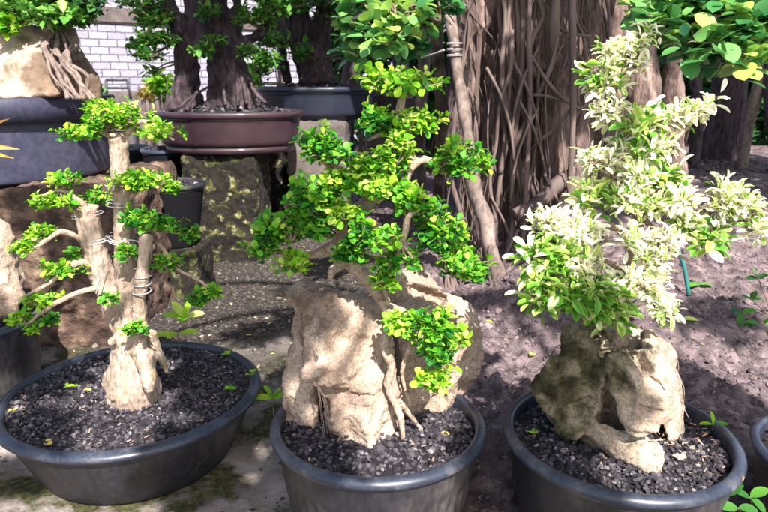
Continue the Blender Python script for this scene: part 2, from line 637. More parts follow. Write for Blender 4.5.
def rosettes(mb, tips, axes, per, length, wid, tpl, spread=(35, 85), lj=.35, rmean=.5, rsd=.25, edge=0.0, stem=.0, rbase=None, up=.6):
    """leafy shoots: `per` leaves spiralling round each tip"""
    n = len(tips)
    k = per
    axes = nrm(axes)
    ref = np.where(np.abs(axes[:, 2:3]) < .9, np.array([[0, 0, 1.]]), np.array([[1., 0, 0]]))
    e1 = nrm(np.cross(axes, ref))
    e2 = np.cross(axes, e1)
    az = (np.arange(k)[None] * 2.399 + rng.uniform(0, 6.28, (n, 1))) + rng.normal(0, .25, (n, k))
    el = np.radians(rng.uniform(*spread, (n, k)))
    d = axes[:, None] * np.cos(el)[..., None] + (e1[:, None] * np.cos(az)[..., None] + e2[:, None] * np.sin(az)[..., None]) * np.sin(el)[..., None]
    Lg = length * rng.uniform(1 - lj * 1.3, 1 + lj * .8, (n, k)) * rng.uniform(.8, 1.2, (n, 1))
    base = tips[:, None] - axes[:, None] * (np.linspace(0, 1, k)[None, :, None] * length * 1.1) + d * stem * length
    ups = nrm(axes[:, None] * .8 + np.array([0, 0, up]) + rng.normal(0, .35, (n, k, 3)))
    rb = rmean if rbase is None else rbase[:, None]
    r = np.clip(rb + rng.normal(0, rsd, (n, k)) + rng.normal(0, .08, (n, 1)), 0.02, .98)
    leaves(mb, base.reshape(-1, 3), d.reshape(-1, 3), ups.reshape(-1, 3), Lg.ravel(), wid, tpl, r.ravel(), edge)


def clump(parent, attach, c, rx, ry, rz, ntip, m, tpl=T_OBO, length=.015, wid=.62, per=6, name='foliage', twig=True, gate=.05, tw=.0007,
          rmean=.47, rsd=.24, edge=.12, spread=(30, 90), up=.6, flatb=True, freq=14, stem=0.1, tilt=(0, 0, 1)):
    """a pad of leafy shoots in an ellipsoid, fed by twigs from `attach`"""
    c = np.asarray(c, float)
    attach = np.asarray(attach, float)
    mb = MB()
    t = []
    tries = 0
    while len(t) < ntip and tries < ntip * 40:
        tries += 1
        q = rng.normal(0, 1, 3)
        q = q / np.linalg.norm(q) * rng.uniform(0, 1) ** .45
        if flatb and q[2] < -.35:
            continue
        p = c + q * (rx, ry, rz)
        if fbm(p * freq, 2, 3) < -gate * 5 + rng.uniform(-.15, .15) - .1:
            continue
        # ragged outline
        if np.linalg.norm(q) > .75 + .35 * vnoise(p * freq * 1.6, 9) and rng.uniform() > .06:
            continue
        if rng.uniform() < .10:
            p = c + q * (rx, ry, rz) * rng.uniform(1.1, 1.4)
        t.append(p)
    if not t:
        return None
    t = np.array(t)
    ax = nrm((t - c) / (rx, ry, rz) * .7 + rng.normal(0, .35, t.shape) + np.array(tilt) * .7)
    hz = (t[:, 2] - c[2]) / rz
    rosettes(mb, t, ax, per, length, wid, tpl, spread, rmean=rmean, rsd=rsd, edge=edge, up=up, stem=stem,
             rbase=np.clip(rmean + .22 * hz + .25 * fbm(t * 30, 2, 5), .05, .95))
    o = obj(name, mb, m, parent)
    if twig:
        tb = MB()
        k = max(3, int(len(t) * .7))
        hub = [c + (rng.uniform(-.6, .6, 3)) * (rx, ry, rz * .3) - (0, 0, rz * .35) for _ in range(max(2, k // 8))]
        for h in hub:
            mid = (attach + h) / 2 + rng.normal(0, .004, 3)
            tb.tube([attach, mid, h], [tw * 3.2, tw * 2.5, tw * 1.8], 6, step=.012)
        for i in rng.permutation(len(t))[:k]:
            h = min(hub, key=lambda g: np.linalg.norm(g - t[i]))
            tb.tube([h, (h + t[i]) / 2 + rng.normal(0, .003, 3), t[i]], [tw * 1.5, tw, tw * .7], 5, step=.015)
        obj('twigs', tb, M['twig'], o)
    return o


# pebbles / clods
def _ico(sub):
    import bmesh
    bm = bmesh.new()
    bmesh.ops.create_icosphere(bm, subdivisions=sub, radius=1)
    v = np.array([x.co[:] for x in bm.verts])
    bm.verts.index_update()
    f = np.array([[y.index for y in x.verts] for x in bm.faces])
    bm.free()
    return v, f


ICO1, ICO2 = _ico(1), _ico(2)


def pebbles(mb, pos, size, tpl=ICO2, rough=.35, rnd=None, flat=.8):
    V, Fc = tpl
    n = len(pos)
    var = []
    for k in range(12):
        v = V * (1 + rough * vnoise(V * 1.6 + k * 9.1, k)[:, None]) * (1 + .25 * rough * vnoise(V * 4 + k * 3.1, k + 50)[:, None])
        var.append(v)
    var = np.array(var)
    pick = var[rng.integers(0, 12, n)]
    A = rng.normal(0, 1, (n, 4))
    A /= np.linalg.norm(A, axis=1)[:, None]
    w, x, y, z = A.T
    R = np.stack([1 - 2 * (y * y + z * z), 2 * (x * y - z * w), 2 * (x * z + y * w), 2 * (x * y + z * w), 1 - 2 * (x * x + z * z), 2 * (y * z - x * w),
                  2 * (x * z - y * w), 2 * (y * z + x * w), 1 - 2 * (x * x + y * y)], -1).reshape(n, 3, 3)
    sc = np.asarray(size)[:, None, None] * rng.uniform(.65, 1.25, (n, 1, 3))
    v = np.einsum('nij,nkj->nki', R, pick * sc)
    v[..., 2] *= flat
    v += pos[:, None]
    f = (Fc[None] + (np.arange(n) * len(V))[:, None, None]).reshape(-1, 3)
    if rnd is None:
        rnd = np.clip(rng.normal(.45, .2, n), 0, 1)
    mb.add(v.reshape(-1, 3), f, np.repeat(rnd, len(V)))
    return mb


# ------------------------------------------------------------------ light
SUN_TO = nrm(np.array([.22, -.74, .82]))
w = bpy.data.worlds.new('World')
SC.world = w
w.use_nodes = True
nt = w.node_tree
bg = nt.nodes['Background']
sk = nt.nodes.new('ShaderNodeTexSky')
sk.sky_type = 'NISHITA'
sk.sun_disc = False
sk.sun_elevation = math.asin(SUN_TO[2])
sk.sun_rotation = math.atan2(SUN_TO[0], SUN_TO[1])
sk.air_density = 1.2
sk.dust_density = 2.0
nt.links.new(sk.outputs[0], bg.inputs[0])
bg.inputs[1].default_value = .10
sd = bpy.data.lights.new('sun', 'SUN')
sd.energy = 5.0
sd.angle = radians(.55)
sd.color = (1, .955, .90)
sun = bpy.data.objects.new('sun', sd)
COL.objects.link(sun)
from mathutils import Vector
sun.rotation_euler = Vector(SUN_TO).to_track_quat('Z', 'Y').to_euler()
SC.view_settings.view_transform = 'Standard'
SC.view_settings.look = 'None'
SC.view_settings.exposure = 1.43
SC.view_settings.gamma = 1
SC.view_settings.use_curve_mapping = False
SC.cycles.use_denoising = True
SC.cycles.max_bounces = 6
SC.cycles.transparent_max_bounces = 4

# ------------------------------------------------------------------ ground
def ground_z(x, y):
    m = sst(x, .12 + .10 * (y - 1.2), .62 + .12 * (y - 1.2)) * sst(y, 1.18, 2.9)
    z = .30 * m
    bank = sst(x, .10, .22) * (1 - sst(x, .9, 1.6)) * sst(y, 1.12, 1.26)
    z = z + .055 * bank
    e = np.clip(sst(x, .06, .2) * sst(y, .8, 1.2) + sst(x, .1, .5) * sst(y, 2.2, 2.8) + sst(y, 3.2, 4.2), 0, 1)
    p = np.stack([x, y, 0 * x], -1)
    z = z + e * (.030 * fbm(p * 5, 3, 1) + .016 * np.abs(fbm(p * 16, 3, 8)) + .010 * fbm(p * 45, 2, 4)) + (1 - e) * (.006 * fbm(p * 4, 3, 2) + .002 * fbm(p * 40, 2, 6))
    return z, e


def graded(lo, hi, a, b, fine, n_out):
    mid = np.arange(a, b, fine)
    g = np.geomspace(fine, 1, n_out)
    left = a - (g / g[-1]) * (a - lo)
    right = b + (g / g[-1]) * (hi - b)
    return np.concatenate([left[::-1], mid, right])


xs = graded(-70, 70, -1.6, 1.9, .009, 36)
ys = graded(-30, 120, .7, 3.6, .009, 36)
X, Y = np.meshgrid(xs, ys)
Z, E_ = ground_z(X, Y)
far = np.clip((np.hypot(X, Y) - 6) / 20, 0, 1)
Z = Z * (1 - far)
gm = MB()
nx, ny = len(xs), len(ys)
ii = np.arange(ny - 1)[:, None] * nx + np.arange(nx - 1)[None]
gm.add(np.stack([X, Y, Z], -1).reshape(-1, 3), np.stack([ii, ii + 1, ii + nx + 1, ii + nx], -1).reshape(-1, 4))
g = obj('ground', gm, ground_material(), origin=(0, 0, 0))
g['kind'] = 'structure'
pp = np.stack([X, Y, 0 * X], -1)
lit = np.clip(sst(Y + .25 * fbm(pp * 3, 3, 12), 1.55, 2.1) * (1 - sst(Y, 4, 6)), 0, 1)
for nm, val in (('earth', np.clip(E_ + .25 * fbm(pp * 8, 3, 31) * (E_ > .02) * (E_ < .98), 0, 1)), ('litter', lit)):
    a = g.data.attributes.new(nm, 'FLOAT', 'POINT')
    a.data.foreach_set('value', val.astype(np.float32).ravel())

# soil clods on the bank
def scatter(n, x0, x1, y0, y1, cond):
    x = rng.uniform(x0, x1, n)
    y = rng.uniform(y0, y1, n)
    k = cond(x, y)
    x, y = x[k], y[k]
    z, e = ground_z(x, y)
    return np.stack([x, y, z], -1), e


POTS = {'L': (-.56, 1.326, .28, .157), 'M': (-.011, 1.074, .197, .22), 'R': (.417, 1.035, .203, .22)}


def not_in_pot(x, y):
    k = np.ones_like(x, bool)
    for X0, Y0, r, _ in POTS.values():
        k &= np.hypot(x - X0, y - Y0) > r * .9
    return k


p, e = scatter(70000, -.1, 2.6, .75, 4.2, lambda x, y: (ground_z(x, y)[1] > .5) & not_in_pot(x, y))
sz = .0022 * np.exp(rng.exponential(.42, len(p))) * rng.uniform(.6, 1.15, len(p))
sz = np.minimum(sz, .013)
cm = MB()
sm = sz < .009
pebbles(cm, p[sm], sz[sm], ICO1, .5)
pebbles(cm, p[~sm], sz[~sm], ICO2, .55)
tag(obj('soil_clods', cm, M['soil'], smooth=False, origin=(0, 0, 0)), 'crumbly purple brown soil clods over the bank behind the right tub', 'soil', kind='stuff')
# litter gravel
p, e = scatter(26000, -2.0, .5, .8, 3.6, lambda x, y: (ground_z(x, y)[1] < .5) & not_in_pot(x, y) & (rng.uniform(0, 1, len(x)) < .12 + .9 * sst(y, 1.5, 2.1)))
sz = rng.uniform(.0015, .005, len(p)) * (1 + (rng.uniform(0, 1, len(p)) < .05) * 1.2)
gm2 = pebbles(MB(), p, sz, ICO1, .6, rnd=np.clip(rng.beta(1.6, 2.2, len(p)), 0, 1))
tag(obj('ground_gravel', gm2, M['gravel'], smooth=False, origin=(0, 0, 0)), 'fine gravel and litter strewn over the mossy cement ground', 'gravel', kind='stuff')


p, e = scatter(1500, -1.5, 2.2, .8, 3.4, not_in_pot)
lt_ = MB()
ang_ = rng.uniform(0, 6.28, len(p))
leaves(lt_, p + (0, 0, .003), np.stack([np.cos(ang_), np.sin(ang_), rng.normal(.05, .2, len(p))], -1), nrm(np.array([[0, 0, 1.]]) + rng.normal(0, .35, (len(p), 3))), rng.uniform(.005, .018, len(p)), rng.uniform(.25, .6, len(p)), T_OBO3, rng.uniform(0, 1, len(p)))
tag(obj('leaf_litter', lt_, mat('leaf_litter_mix', [(0, (.10, .05, .03)), (.5, (.3, .19, .1)), (.8, (.5, .4, .24)), (1, (.25, .34, .08))], attr='rnd', rough=.8), origin=(0, 0, 0)), 'dry leaf fragments littering the ground and the soil bank', 'leaf litter', kind='stuff')


# ------------------------------------------------------------------ pots
def mound(r, rr, h, k=2):
    return h * (1 - (rr / r) ** k)


def grit(label, cx, cy, z, r, h, size, tpl, name='potting_grit', ry=None, dens=1.5, bed=True, peak=None):
    ry = ry or r
    n = int(pi * r * ry / size ** 2 * dens / 2.6)
    a = rng.uniform(0, 2 * pi, n)
    q = np.sqrt(rng.uniform(0, 1, n)) * .985
    x, y = cx + q * r * np.cos(a), cy + q * ry * np.sin(a)
    zz = z + h * (1 - q ** 2) + rng.uniform(-.6, .35, n) * size + .5 * size * fbm(np.stack([x, y, 0 * x], -1) * 30, 2, 3)
    s = size * .5 * np.exp(rng.normal(.04, .28, n))
    mb = MB()
    pebbles(mb, np.stack([x, y, zz], -1), s, tpl, .42, rnd=np.clip(rng.normal(.5, .24, n), 0, 1))
    # bed under the grains
    prof = [(1e-4, z + h - size * .3)] + [(r * t, z + h * (1 - t * t) - size * .3) for t in (.25, .5, .75, .9, 1.0)] + [(r * .93, z - .05), (1e-4, z - .05)]
    mb.lathe(prof, (cx, cy, 0), 48, fn=lambda R, Z_, A: R * 1 / np.sqrt(np.cos(A) ** 2 + (r / ry * np.sin(A)) ** 2))
    mb.a[-1] = np.full(len(mb.v[-1]), .05)
    return tag(obj(name, mb, M['grit'], smooth=False, origin=(cx, cy, z - .05)), label, 'potting grit', kind='stuff')


def round_tub(label, cx, cy, R, ht, z0=0, taper=.78, rimh=.016, ribs=0, mt='plastic', rm='rim', group=None, band=0, tilt=0, name='plastic_tub'):
    t = thing(name, label, 'pot', (cx, cy, z0), group)
    rt = .0075 * R / .2 + .0025
    zt = z0 + ht
    rb = R * taper
    Rb = R - rt * 1.1
    body = [(1e-4, z0), (rb - .01, z0), (rb - .002, z0 + .002), (rb, z0 + .008)]
    N_ = 26
    for k in range(1, N_ + 1):
        s = k / N_
        body.append((rb + (Rb - rb) * s ** .85, z0 + .008 + (ht - rimh - .008) * s))
    body += [(Rb - .004, zt - rimh * .4), (Rb - .006, zt - .03), (rb * .9, z0 + .02), (1e-4, z0 + .015)]

    def fn(r, z, A):
        if ribs:
            hgt = (z - z0) / ht
            k = sst(hgt, .08, .14) * (1 - sst(hgt, .60, .64))
            wv = np.cos(A * ribs)
            r = r + (r > rb * .95) * k * .0024 * np.tanh(wv * 4) + (r > rb * .95) * .0012 * (sst(hgt, .66, .67) * (1 - sst(hgt, .76, .77)))
        return r
    mb = MB().lathe(body, (cx, cy, 0), 360 if ribs else 256, fn)
    obj('tub_wall', mb, M[mt], t)
    if band:
        pr = [(R * .985, zt - band), (R * 1.0, zt - band), (R * 1.0, zt - .004), (R * .99, zt), (R * .965, zt), (R * .955, zt - .004), (R * .955, zt - band)]
        obj('rim', MB().lathe(pr, (cx, cy, 0), 128), M[rm], t)
    else:
        pr = []
        for k in range(17):
            a = pi * 1.28 - k / 16 * pi * 1.5
            pr.append((R - rt + rt * cos(a - pi * 0) * 1.0, zt - rt * .75 + rt * .75 * sin(a)))
        # small outward roll with a lower lip
        pr = [(R - 2 * rt, zt - .03), (R - 2 * rt, zt - .006), (R - 1.75 * rt, zt - .0015), (R - 1.35 * rt, zt), (R - .9 * rt, zt - .0012),
              (R - .4 * rt, zt - .004), (R - .08 * rt, zt - .008), (R, zt - .0115), (R - .05 * rt, zt - .015), (R - .3 * rt, zt - .0175), (R - .9 * rt, zt - .0185),
              (R - 1.05 * rt, zt - .021), (R - 1.05 * rt, zt - .025), (R - 1.2 * rt, zt - .027)]
        obj('rim', MB().lathe(pr, (cx, cy, 0), 160), M[rm], t)
    return t


x, y, r, h = POTS['L']
tubL = round_tub('wide shallow black tub holding the twin trunk bonsai at left', x, y, r, h, taper=.74)
grit('black lava grit filling the wide left tub', x, y, h - .014, r * .935, .012, .0064, ICO2, dens=3.3)
x, y, r, h = POTS['M']
tubM = round_tub('ribbed black tub holding the broad buff rock in the middle', x, y, r, h, taper=.76, ribs=44)
grit('black lava grit around the buff rock in the middle tub', x, y, h - .026, r * .90, .008, .0066, ICO2, dens=3.3)
x, y, r, h = POTS['R']
tubR = round_tub('round black tub holding the mossy rock at right', x, y, r, h, taper=.78)
grit('black lava grit around the mossy rock in the right tub', x, y, h - .024, r * .90, .010, .0064, ICO2, dens=3.3)
# tub at the right edge
q = G(752 + 100, 452, .20)
tubE = round_tub('black tub whose left rim just enters the picture at the right edge', q[0], q[1], .155, .20, taper=.78)
grit('black grit in the tub cut by the right edge', q[0], q[1], .18, .138, .008, .0085, ICO1)
# tub behind left
cF = np.array([-1.10, 1.58, 0])
round_tub('dusty black tub behind the wide tub at the left edge', cF[0], cF[1], .20, .235, taper=.80)
grit('dark grit in the tub behind the wide left tub', cF[0], cF[1], .215, .183, .012, .009, ICO1)


# ------------------------------------------------------------------ chips and fallen bits on the grit
chips = MB()
for key, n in (('L', 130), ('M', 40), ('R', 110)):
    X0, Y0, r, h = POTS[key]
    a = rng.uniform(0, 6.28, n)
    q = np.sqrt(rng.uniform(0, 1, n)) * r * .85
    px_ = X0 + q * np.cos(a)
    py_ = Y0 + q * np.sin(a)
    if key == 'R':
        px_ = np.where(rng.uniform(0, 1, n) < .6, X0 + .10 + rng.normal(0, .03, n), px_)
        py_ = np.where(px_ > X0 + .03, Y0 - .03 + rng.normal(0, .05, n), py_)
    pos = np.stack([px_, py_, np.full(n, h - .006)], -1)
    V = np.array([[-1, -.3, -.1], [1, -.25, -.1], [1.1, .3, -.1], [-.9, .25, -.1], [-1, -.3, .1], [1, -.25, .1], [1.1, .3, .1], [-.9, .25, .1]])
    Fq = np.array([[0, 3, 2, 1], [4, 5, 6, 7], [0, 1, 5, 4], [1, 2, 6, 5], [2, 3, 7, 6], [3, 0, 4, 7]])
    for i in range(n):
        an = rng.uniform(0, 6.28)
        Rm = np.array([[cos(an), -sin(an), 0], [sin(an), cos(an), 0], [rng.normal(0, .25), rng.normal(0, .25), 1]])
        chips.add(pos[i] + (V * rng.uniform(.0018, .0055) * (1, rng.uniform(.4, 1), .6)) @ Rm.T, Fq, rng.uniform(0, 1))
tag(obj('bark_chips', chips, M['chips'], smooth=False, origin=(0, 1, .2)), 'tan bark chips and husks scattered on the grit of the front tubs', 'bark chips', kind='stuff')

# ------------------------------------------------------------------ middle rock and its bonsai
def rock_from(name, label, hulls, m, voxel, smooth, disp, loc=None):
    mb = MB()
    for h in hulls:
        mb.hull([P(*q) for q in h])
    o = obj(name, mb, m)
    organic(o, voxel, smooth, disp)
    return tag(o, label, 'rock')


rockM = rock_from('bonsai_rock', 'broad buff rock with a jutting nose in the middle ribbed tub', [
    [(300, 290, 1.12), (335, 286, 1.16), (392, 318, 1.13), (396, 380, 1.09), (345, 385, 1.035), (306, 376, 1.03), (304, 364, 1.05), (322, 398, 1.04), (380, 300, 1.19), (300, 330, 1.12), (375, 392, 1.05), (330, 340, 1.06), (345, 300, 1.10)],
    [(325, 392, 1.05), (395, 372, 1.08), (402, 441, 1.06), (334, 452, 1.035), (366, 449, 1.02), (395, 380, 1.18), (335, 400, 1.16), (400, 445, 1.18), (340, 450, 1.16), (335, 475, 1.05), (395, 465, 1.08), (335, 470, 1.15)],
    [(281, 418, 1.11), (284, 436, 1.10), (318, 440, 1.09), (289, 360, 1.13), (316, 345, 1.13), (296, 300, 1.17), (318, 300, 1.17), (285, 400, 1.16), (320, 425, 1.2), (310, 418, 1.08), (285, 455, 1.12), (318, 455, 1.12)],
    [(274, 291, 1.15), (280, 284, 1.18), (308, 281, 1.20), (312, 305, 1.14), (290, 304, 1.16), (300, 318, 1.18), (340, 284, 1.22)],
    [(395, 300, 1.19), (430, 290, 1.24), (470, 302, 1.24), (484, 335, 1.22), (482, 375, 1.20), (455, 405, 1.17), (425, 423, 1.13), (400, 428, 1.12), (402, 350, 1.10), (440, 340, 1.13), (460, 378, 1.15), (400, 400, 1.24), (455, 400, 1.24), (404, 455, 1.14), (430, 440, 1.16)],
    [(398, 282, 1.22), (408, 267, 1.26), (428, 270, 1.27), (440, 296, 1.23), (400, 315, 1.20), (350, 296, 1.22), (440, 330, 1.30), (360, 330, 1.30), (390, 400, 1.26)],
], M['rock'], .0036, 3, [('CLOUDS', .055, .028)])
sculpt(rockM, [
    ([(298, 312, 1.14), (300, 335, 1.12)], 16, (.01, .05, 0)),
    ([(275, 290, 1.15), (292, 286, 1.16)], 12, (-.006, -.02, .004)),
    ([(320, 300, 1.12), (324, 345, 1.08), (318, 362, 1.05)], 9, (0, .020, 0)),
    ([(308, 372, 1.035), (318, 366, 1.04)], 14, (-.006, -.026, 0)),
    ([(322, 394, 1.04), (345, 398, 1.035)], 11, (0, .022, 0)),
    ([(320, 300, 1.12), (342, 315, 1.09)], 12, (0, -.014, .006)),
    ([(365, 300, 1.12), (385, 312, 1.12)], 14, (0, .012, -.012)),
    ([(380, 345, 1.08), (350, 372, 1.05)], 10, (0, -.010, 0)),
    ([(372, 395, 1.06), (385, 420, 1.05)], 12, (0, -.008, 0)),
    ([(450, 330, 1.16), (470, 350, 1.2)], 16, (0, -.014, 0)),
    ([(445, 372, 1.14)], 16, (0, .018, 0)),
    ([(340, 345, 1.07), (372, 350, 1.07)], 20, (0, .016, 0)),
    ([(335, 420, 1.04), (338, 442, 1.03)], 9, (-.003, -.010, 0)),
    ([(348, 425, 1.03), (352, 440, 1.03)], 10, (0, .012, 0)),
    ([(365, 405, 1.04), (370, 440, 1.03)], 14, (0, -.018, 0)),
    ([(400, 330, 1.11), (398, 430, 1.07)], 7, (0, .025, 0)),
    ([(310, 400, 1.08), (322, 430, 1.06)], 7, (0, .025, 0)),
    ([(396, 320, 1.12), (400, 360, 1.09), (400, 400, 1.08), (404, 440, 1.07)], 8, (0, .035, 0)),
    ([(415, 290, 1.22), (440, 300, 1.22)], 12, (0, .03, -.01)),
    ([(440, 400, 1.14), (430, 415, 1.13)], 14, (-.004, .016, .006)),
    ([(325, 395, 1.04), (326, 430, 1.04)], 6, (.004, .03, 0)),
], [('CLOUDS', .03, .010), ('CLOUDS', .012, .007), ('VORONOI', .010, -.0035), ('CLOUDS', .004, .003)])


def bonsai_tree(name, label, base):
    return thing(name, label, 'bonsai', base)


bm_ = bonsai_tree('rock_bonsai', 'bright green layered bonsai gripping the broad buff rock in the middle tub', P(352, 275, 1.13))
# trunk
tb = MB()
D = 1.10
tr = [(403, 440, 1.035), (400, 415, 1.04), (388, 388, 1.048), (392, 366, 1.05), (384, 345, 1.055), (392, 325, 1.07), (386, 306, 1.10), (372, 284, 1.11), (352, 264, 1.11), (340, 240, 1.11), (352, 218, 1.11), (372, 200, 1.11), (398, 186, 1.10), (410, 164, 1.10), (404, 140, 1.10), (400, 118, 1.10), (402, 96, 1.11)]
tb.tube([P(*q) for q in tr], [S(a, 1.1) for a in (2.5, 3.5, 4.2, 4.4, 4.6, 5, 6.5, 8, 8.5, 8, 7, 6.5, 6, 5.5, 5, 4.6, 4)], 14, step=.006, wob=.22)
tb.tube([P(*q) for q in [(386, 306, 1.10), (404, 318, 1.08), (411, 340, 1.06), (402, 372, 1.06), (410, 405, 1.06)]], [S(5, 1.1), S(3.8, 1.1), S(3.2, 1.1), S(2.4, 1.1), S(2, 1.1)], 10, step=.006, wob=.2)
tb.tube([P(*q) for q in [(399, 400, 1.045), (412, 418, 1.06), (422, 430, 1.07)]], [S(3, 1.1), S(2.6, 1.1), S(2, 1.1)], 8, step=.006, wob=.2)
tb.tube([P(*q) for q in [(345, 262, 1.11), (333, 270, 1.09), (330, 278, 1.09)]], [S(7, 1.1), S(6, 1.1), S(3.5, 1.1)], 10, step=.006, wob=.25)
o = obj('trunk', tb, M['bark_root'], bm_)
organic(o, .0018, 2, [('CLOUDS', .012, .003)])
# branches
br = [
    ([(345, 236, 1.11), (325, 250, 1.09), (300, 258, 1.08), (283, 252, 1.07)], 6, 2),
    ([(350, 222, 1.11), (330, 205, 1.10), (305, 208, 1.08), (280, 222, 1.07)], 5, 2),
    ([(372, 200, 1.11), (352, 182, 1.08), (335, 168, 1.06), (315, 158, 1.05)], 5, 1.8),
    ([(400, 182, 1.10), (420, 160, 1.10), (440, 165, 1.10), (462, 172, 1.09)], 5, 2),
    ([(404, 140, 1.10), (385, 134, 1.08), (368, 140, 1.07)], 4, 1.5),
    ([(403, 130, 1.10), (420, 126, 1.09), (432, 124, 1.09)], 4, 1.5),
    ([(352, 218, 1.11), (385, 232, 1.07), (402, 240, 1.04), (410, 215, 1.03), (430, 220, 1.05), (450, 255, 1.06)], 4.5, 2),
    ([(385, 304, 1.11), (410, 315, 1.06), (428, 330, 1.03), (430, 360, 1.02)], 4, 1.6),
    ([(402, 96, 1.11), (390, 86, 1.10), (375, 85, 1.10)], 3.5, 1.3),
    ([(402, 96, 1.11), (418, 84, 1.10), (432, 86, 1.10)], 3.5, 1.3),
]
for pts, r0, r1 in br:
    b_ = MB().tube([P(*q) for q in pts], [S(r0, 1.1), S((r0 + r1) / 2, 1.1), S(r1, 1.1)], 10, step=.006, wob=.25, seed=len(pts))
    obj('branch', b_, M['bark_root'], bm_)
for (a, b_, rr) in (((350, 236, 1.11), (338, 252, 1.11), 9.5), ((372, 200, 1.11), (356, 214, 1.11), 9)):
    A_, B_ = P(*a), P(*b_)
    ax = nrm(B_ - A_)
    u = nrm(np.cross(ax, (0, 1, 0)))
    v = np.cross(ax, u)
    tt = np.linspace(0, 1, 60)
    wb = MB()
    wb.tube(A_ + (B_ - A_) * tt[:, None] + S(rr, 1.1) * (np.cos(tt * 25)[:, None] * u + np.sin(tt * 25)[:, None] * v), .0011, 6, step=.004)
    obj('training_wire', wb, M['wire'], bm_)


def pad(tree, px, py, d, rpx, rpy, n, m='leaf', att=None, depth=.8, **kw):
    att = P(*(att or (px, py + rpy, d)))
    rx, rz = S(rpx, d), S(rpy, d)
    return clump(tree, att, P(px, py, d), rx, max(rz, rx * depth), rz, n, M[m], **kw)


pads = [(402, 82, 1.10, 40, 15, 85, 'leaf_yellow', (402, 96, 1.11)), (376, 122, 1.08, 22, 18, 45, 'leaf', (385, 134, 1.08)), (418, 122, 1.08, 27, 13, 50, 'leaf_yellow', (420, 126, 1.09)),
        (395, 155, 1.06, 22, 22, 55, 'leaf_yellow', (404, 150, 1.1)), (457, 162, 1.09, 32, 19, 75, 'leaf', (440, 165, 1.1)), (328, 148, 1.05, 30, 20, 65, 'leaf', (335, 168, 1.06)),
        (345, 182, 1.06, 32, 18, 70, 'leaf_yellow', (352, 182, 1.08)), (310, 196, 1.05, 35, 22, 85, 'leaf', (305, 208, 1.08)), (385, 185, 1.05, 28, 18, 60, 'leaf_yellow', (390, 190, 1.1)), (280, 232, 1.06, 32, 22, 80, 'leaf', (280, 222, 1.07)),
        (315, 228, 1.05, 28, 18, 60, 'leaf', (305, 215, 1.08)), (372, 236, 1.04, 30, 17, 62, 'leaf', (385, 232, 1.07)), (296, 264, 1.06, 22, 13, 35, 'leaf_yellow', (290, 255, 1.07)),
        (420, 208, 1.05, 26, 15, 50, 'leaf', (430, 218, 1.05)), (440, 236, 1.05, 30, 20, 70, 'leaf', (445, 240, 1.06)), (462, 264, 1.06, 30, 20, 70, 'leaf', (450, 255, 1.06)), (398, 262, 1.05, 26, 15, 40, 'leaf', (402, 245, 1.04)),
        (402, 322, 1.03, 26, 13, 42, 'leaf_yellow', (410, 315, 1.06)), (432, 322, 1.02, 27, 20, 62, 'leaf', (428, 330, 1.03)), (435, 352, 1.01, 22, 20, 50, 'leaf', (430, 360, 1.02)), (432, 380, 1.01, 17, 14, 30, 'leaf_yellow', (430, 362, 1.02)), (456, 335, 1.03, 18, 12, 22, 'leaf_yellow', (430, 340, 1.03)),
        (350, 252, 1.04, 20, 10, 26, 'leaf', (345, 236, 1.11)), (384, 282, 1.05, 16, 9, 18, 'leaf_yellow', (386, 306, 1.11)), (345, 212, 1.04, 24, 12, 34, 'leaf_yellow', (350, 222, 1.11)), (265, 248, 1.05, 18, 10, 20, 'leaf', (283, 252, 1.07)),
        (372, 164, 1.04, 20, 12, 28, 'leaf', (352, 182, 1.08)), (408, 196, 1.05, 22, 9, 24, 'leaf_yellow', (398, 186, 1.1)), (474, 274, 1.05, 16, 9, 16, 'leaf', (450, 255, 1.06)), (484, 160, 1.09, 12, 4, 6, 'leaf_yellow', (462, 172, 1.09))]
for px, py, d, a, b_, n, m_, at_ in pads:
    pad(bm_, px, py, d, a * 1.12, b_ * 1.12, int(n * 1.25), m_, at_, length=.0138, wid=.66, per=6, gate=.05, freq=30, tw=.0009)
# pale dry roots hanging down the cleft of the rock
fr = MB()
for k in range(4):
    o_ = [-2, 0, 4, 6][k] * rng.uniform(.7, 1.3)
    fr.tube([P(322 + o_ * .3, 318, 1.075), P(317 + o_, 345, 1.06), P(316 - o_ * .3, 372, 1.035), P(321 + o_ * .7, 402, 1.035), P(325 + o_ * .7, 436, 1.045)], [.0009, .0007, .0005], 5, step=.01)
obj('fine_root', fr, M['bark_grey'], bm_)

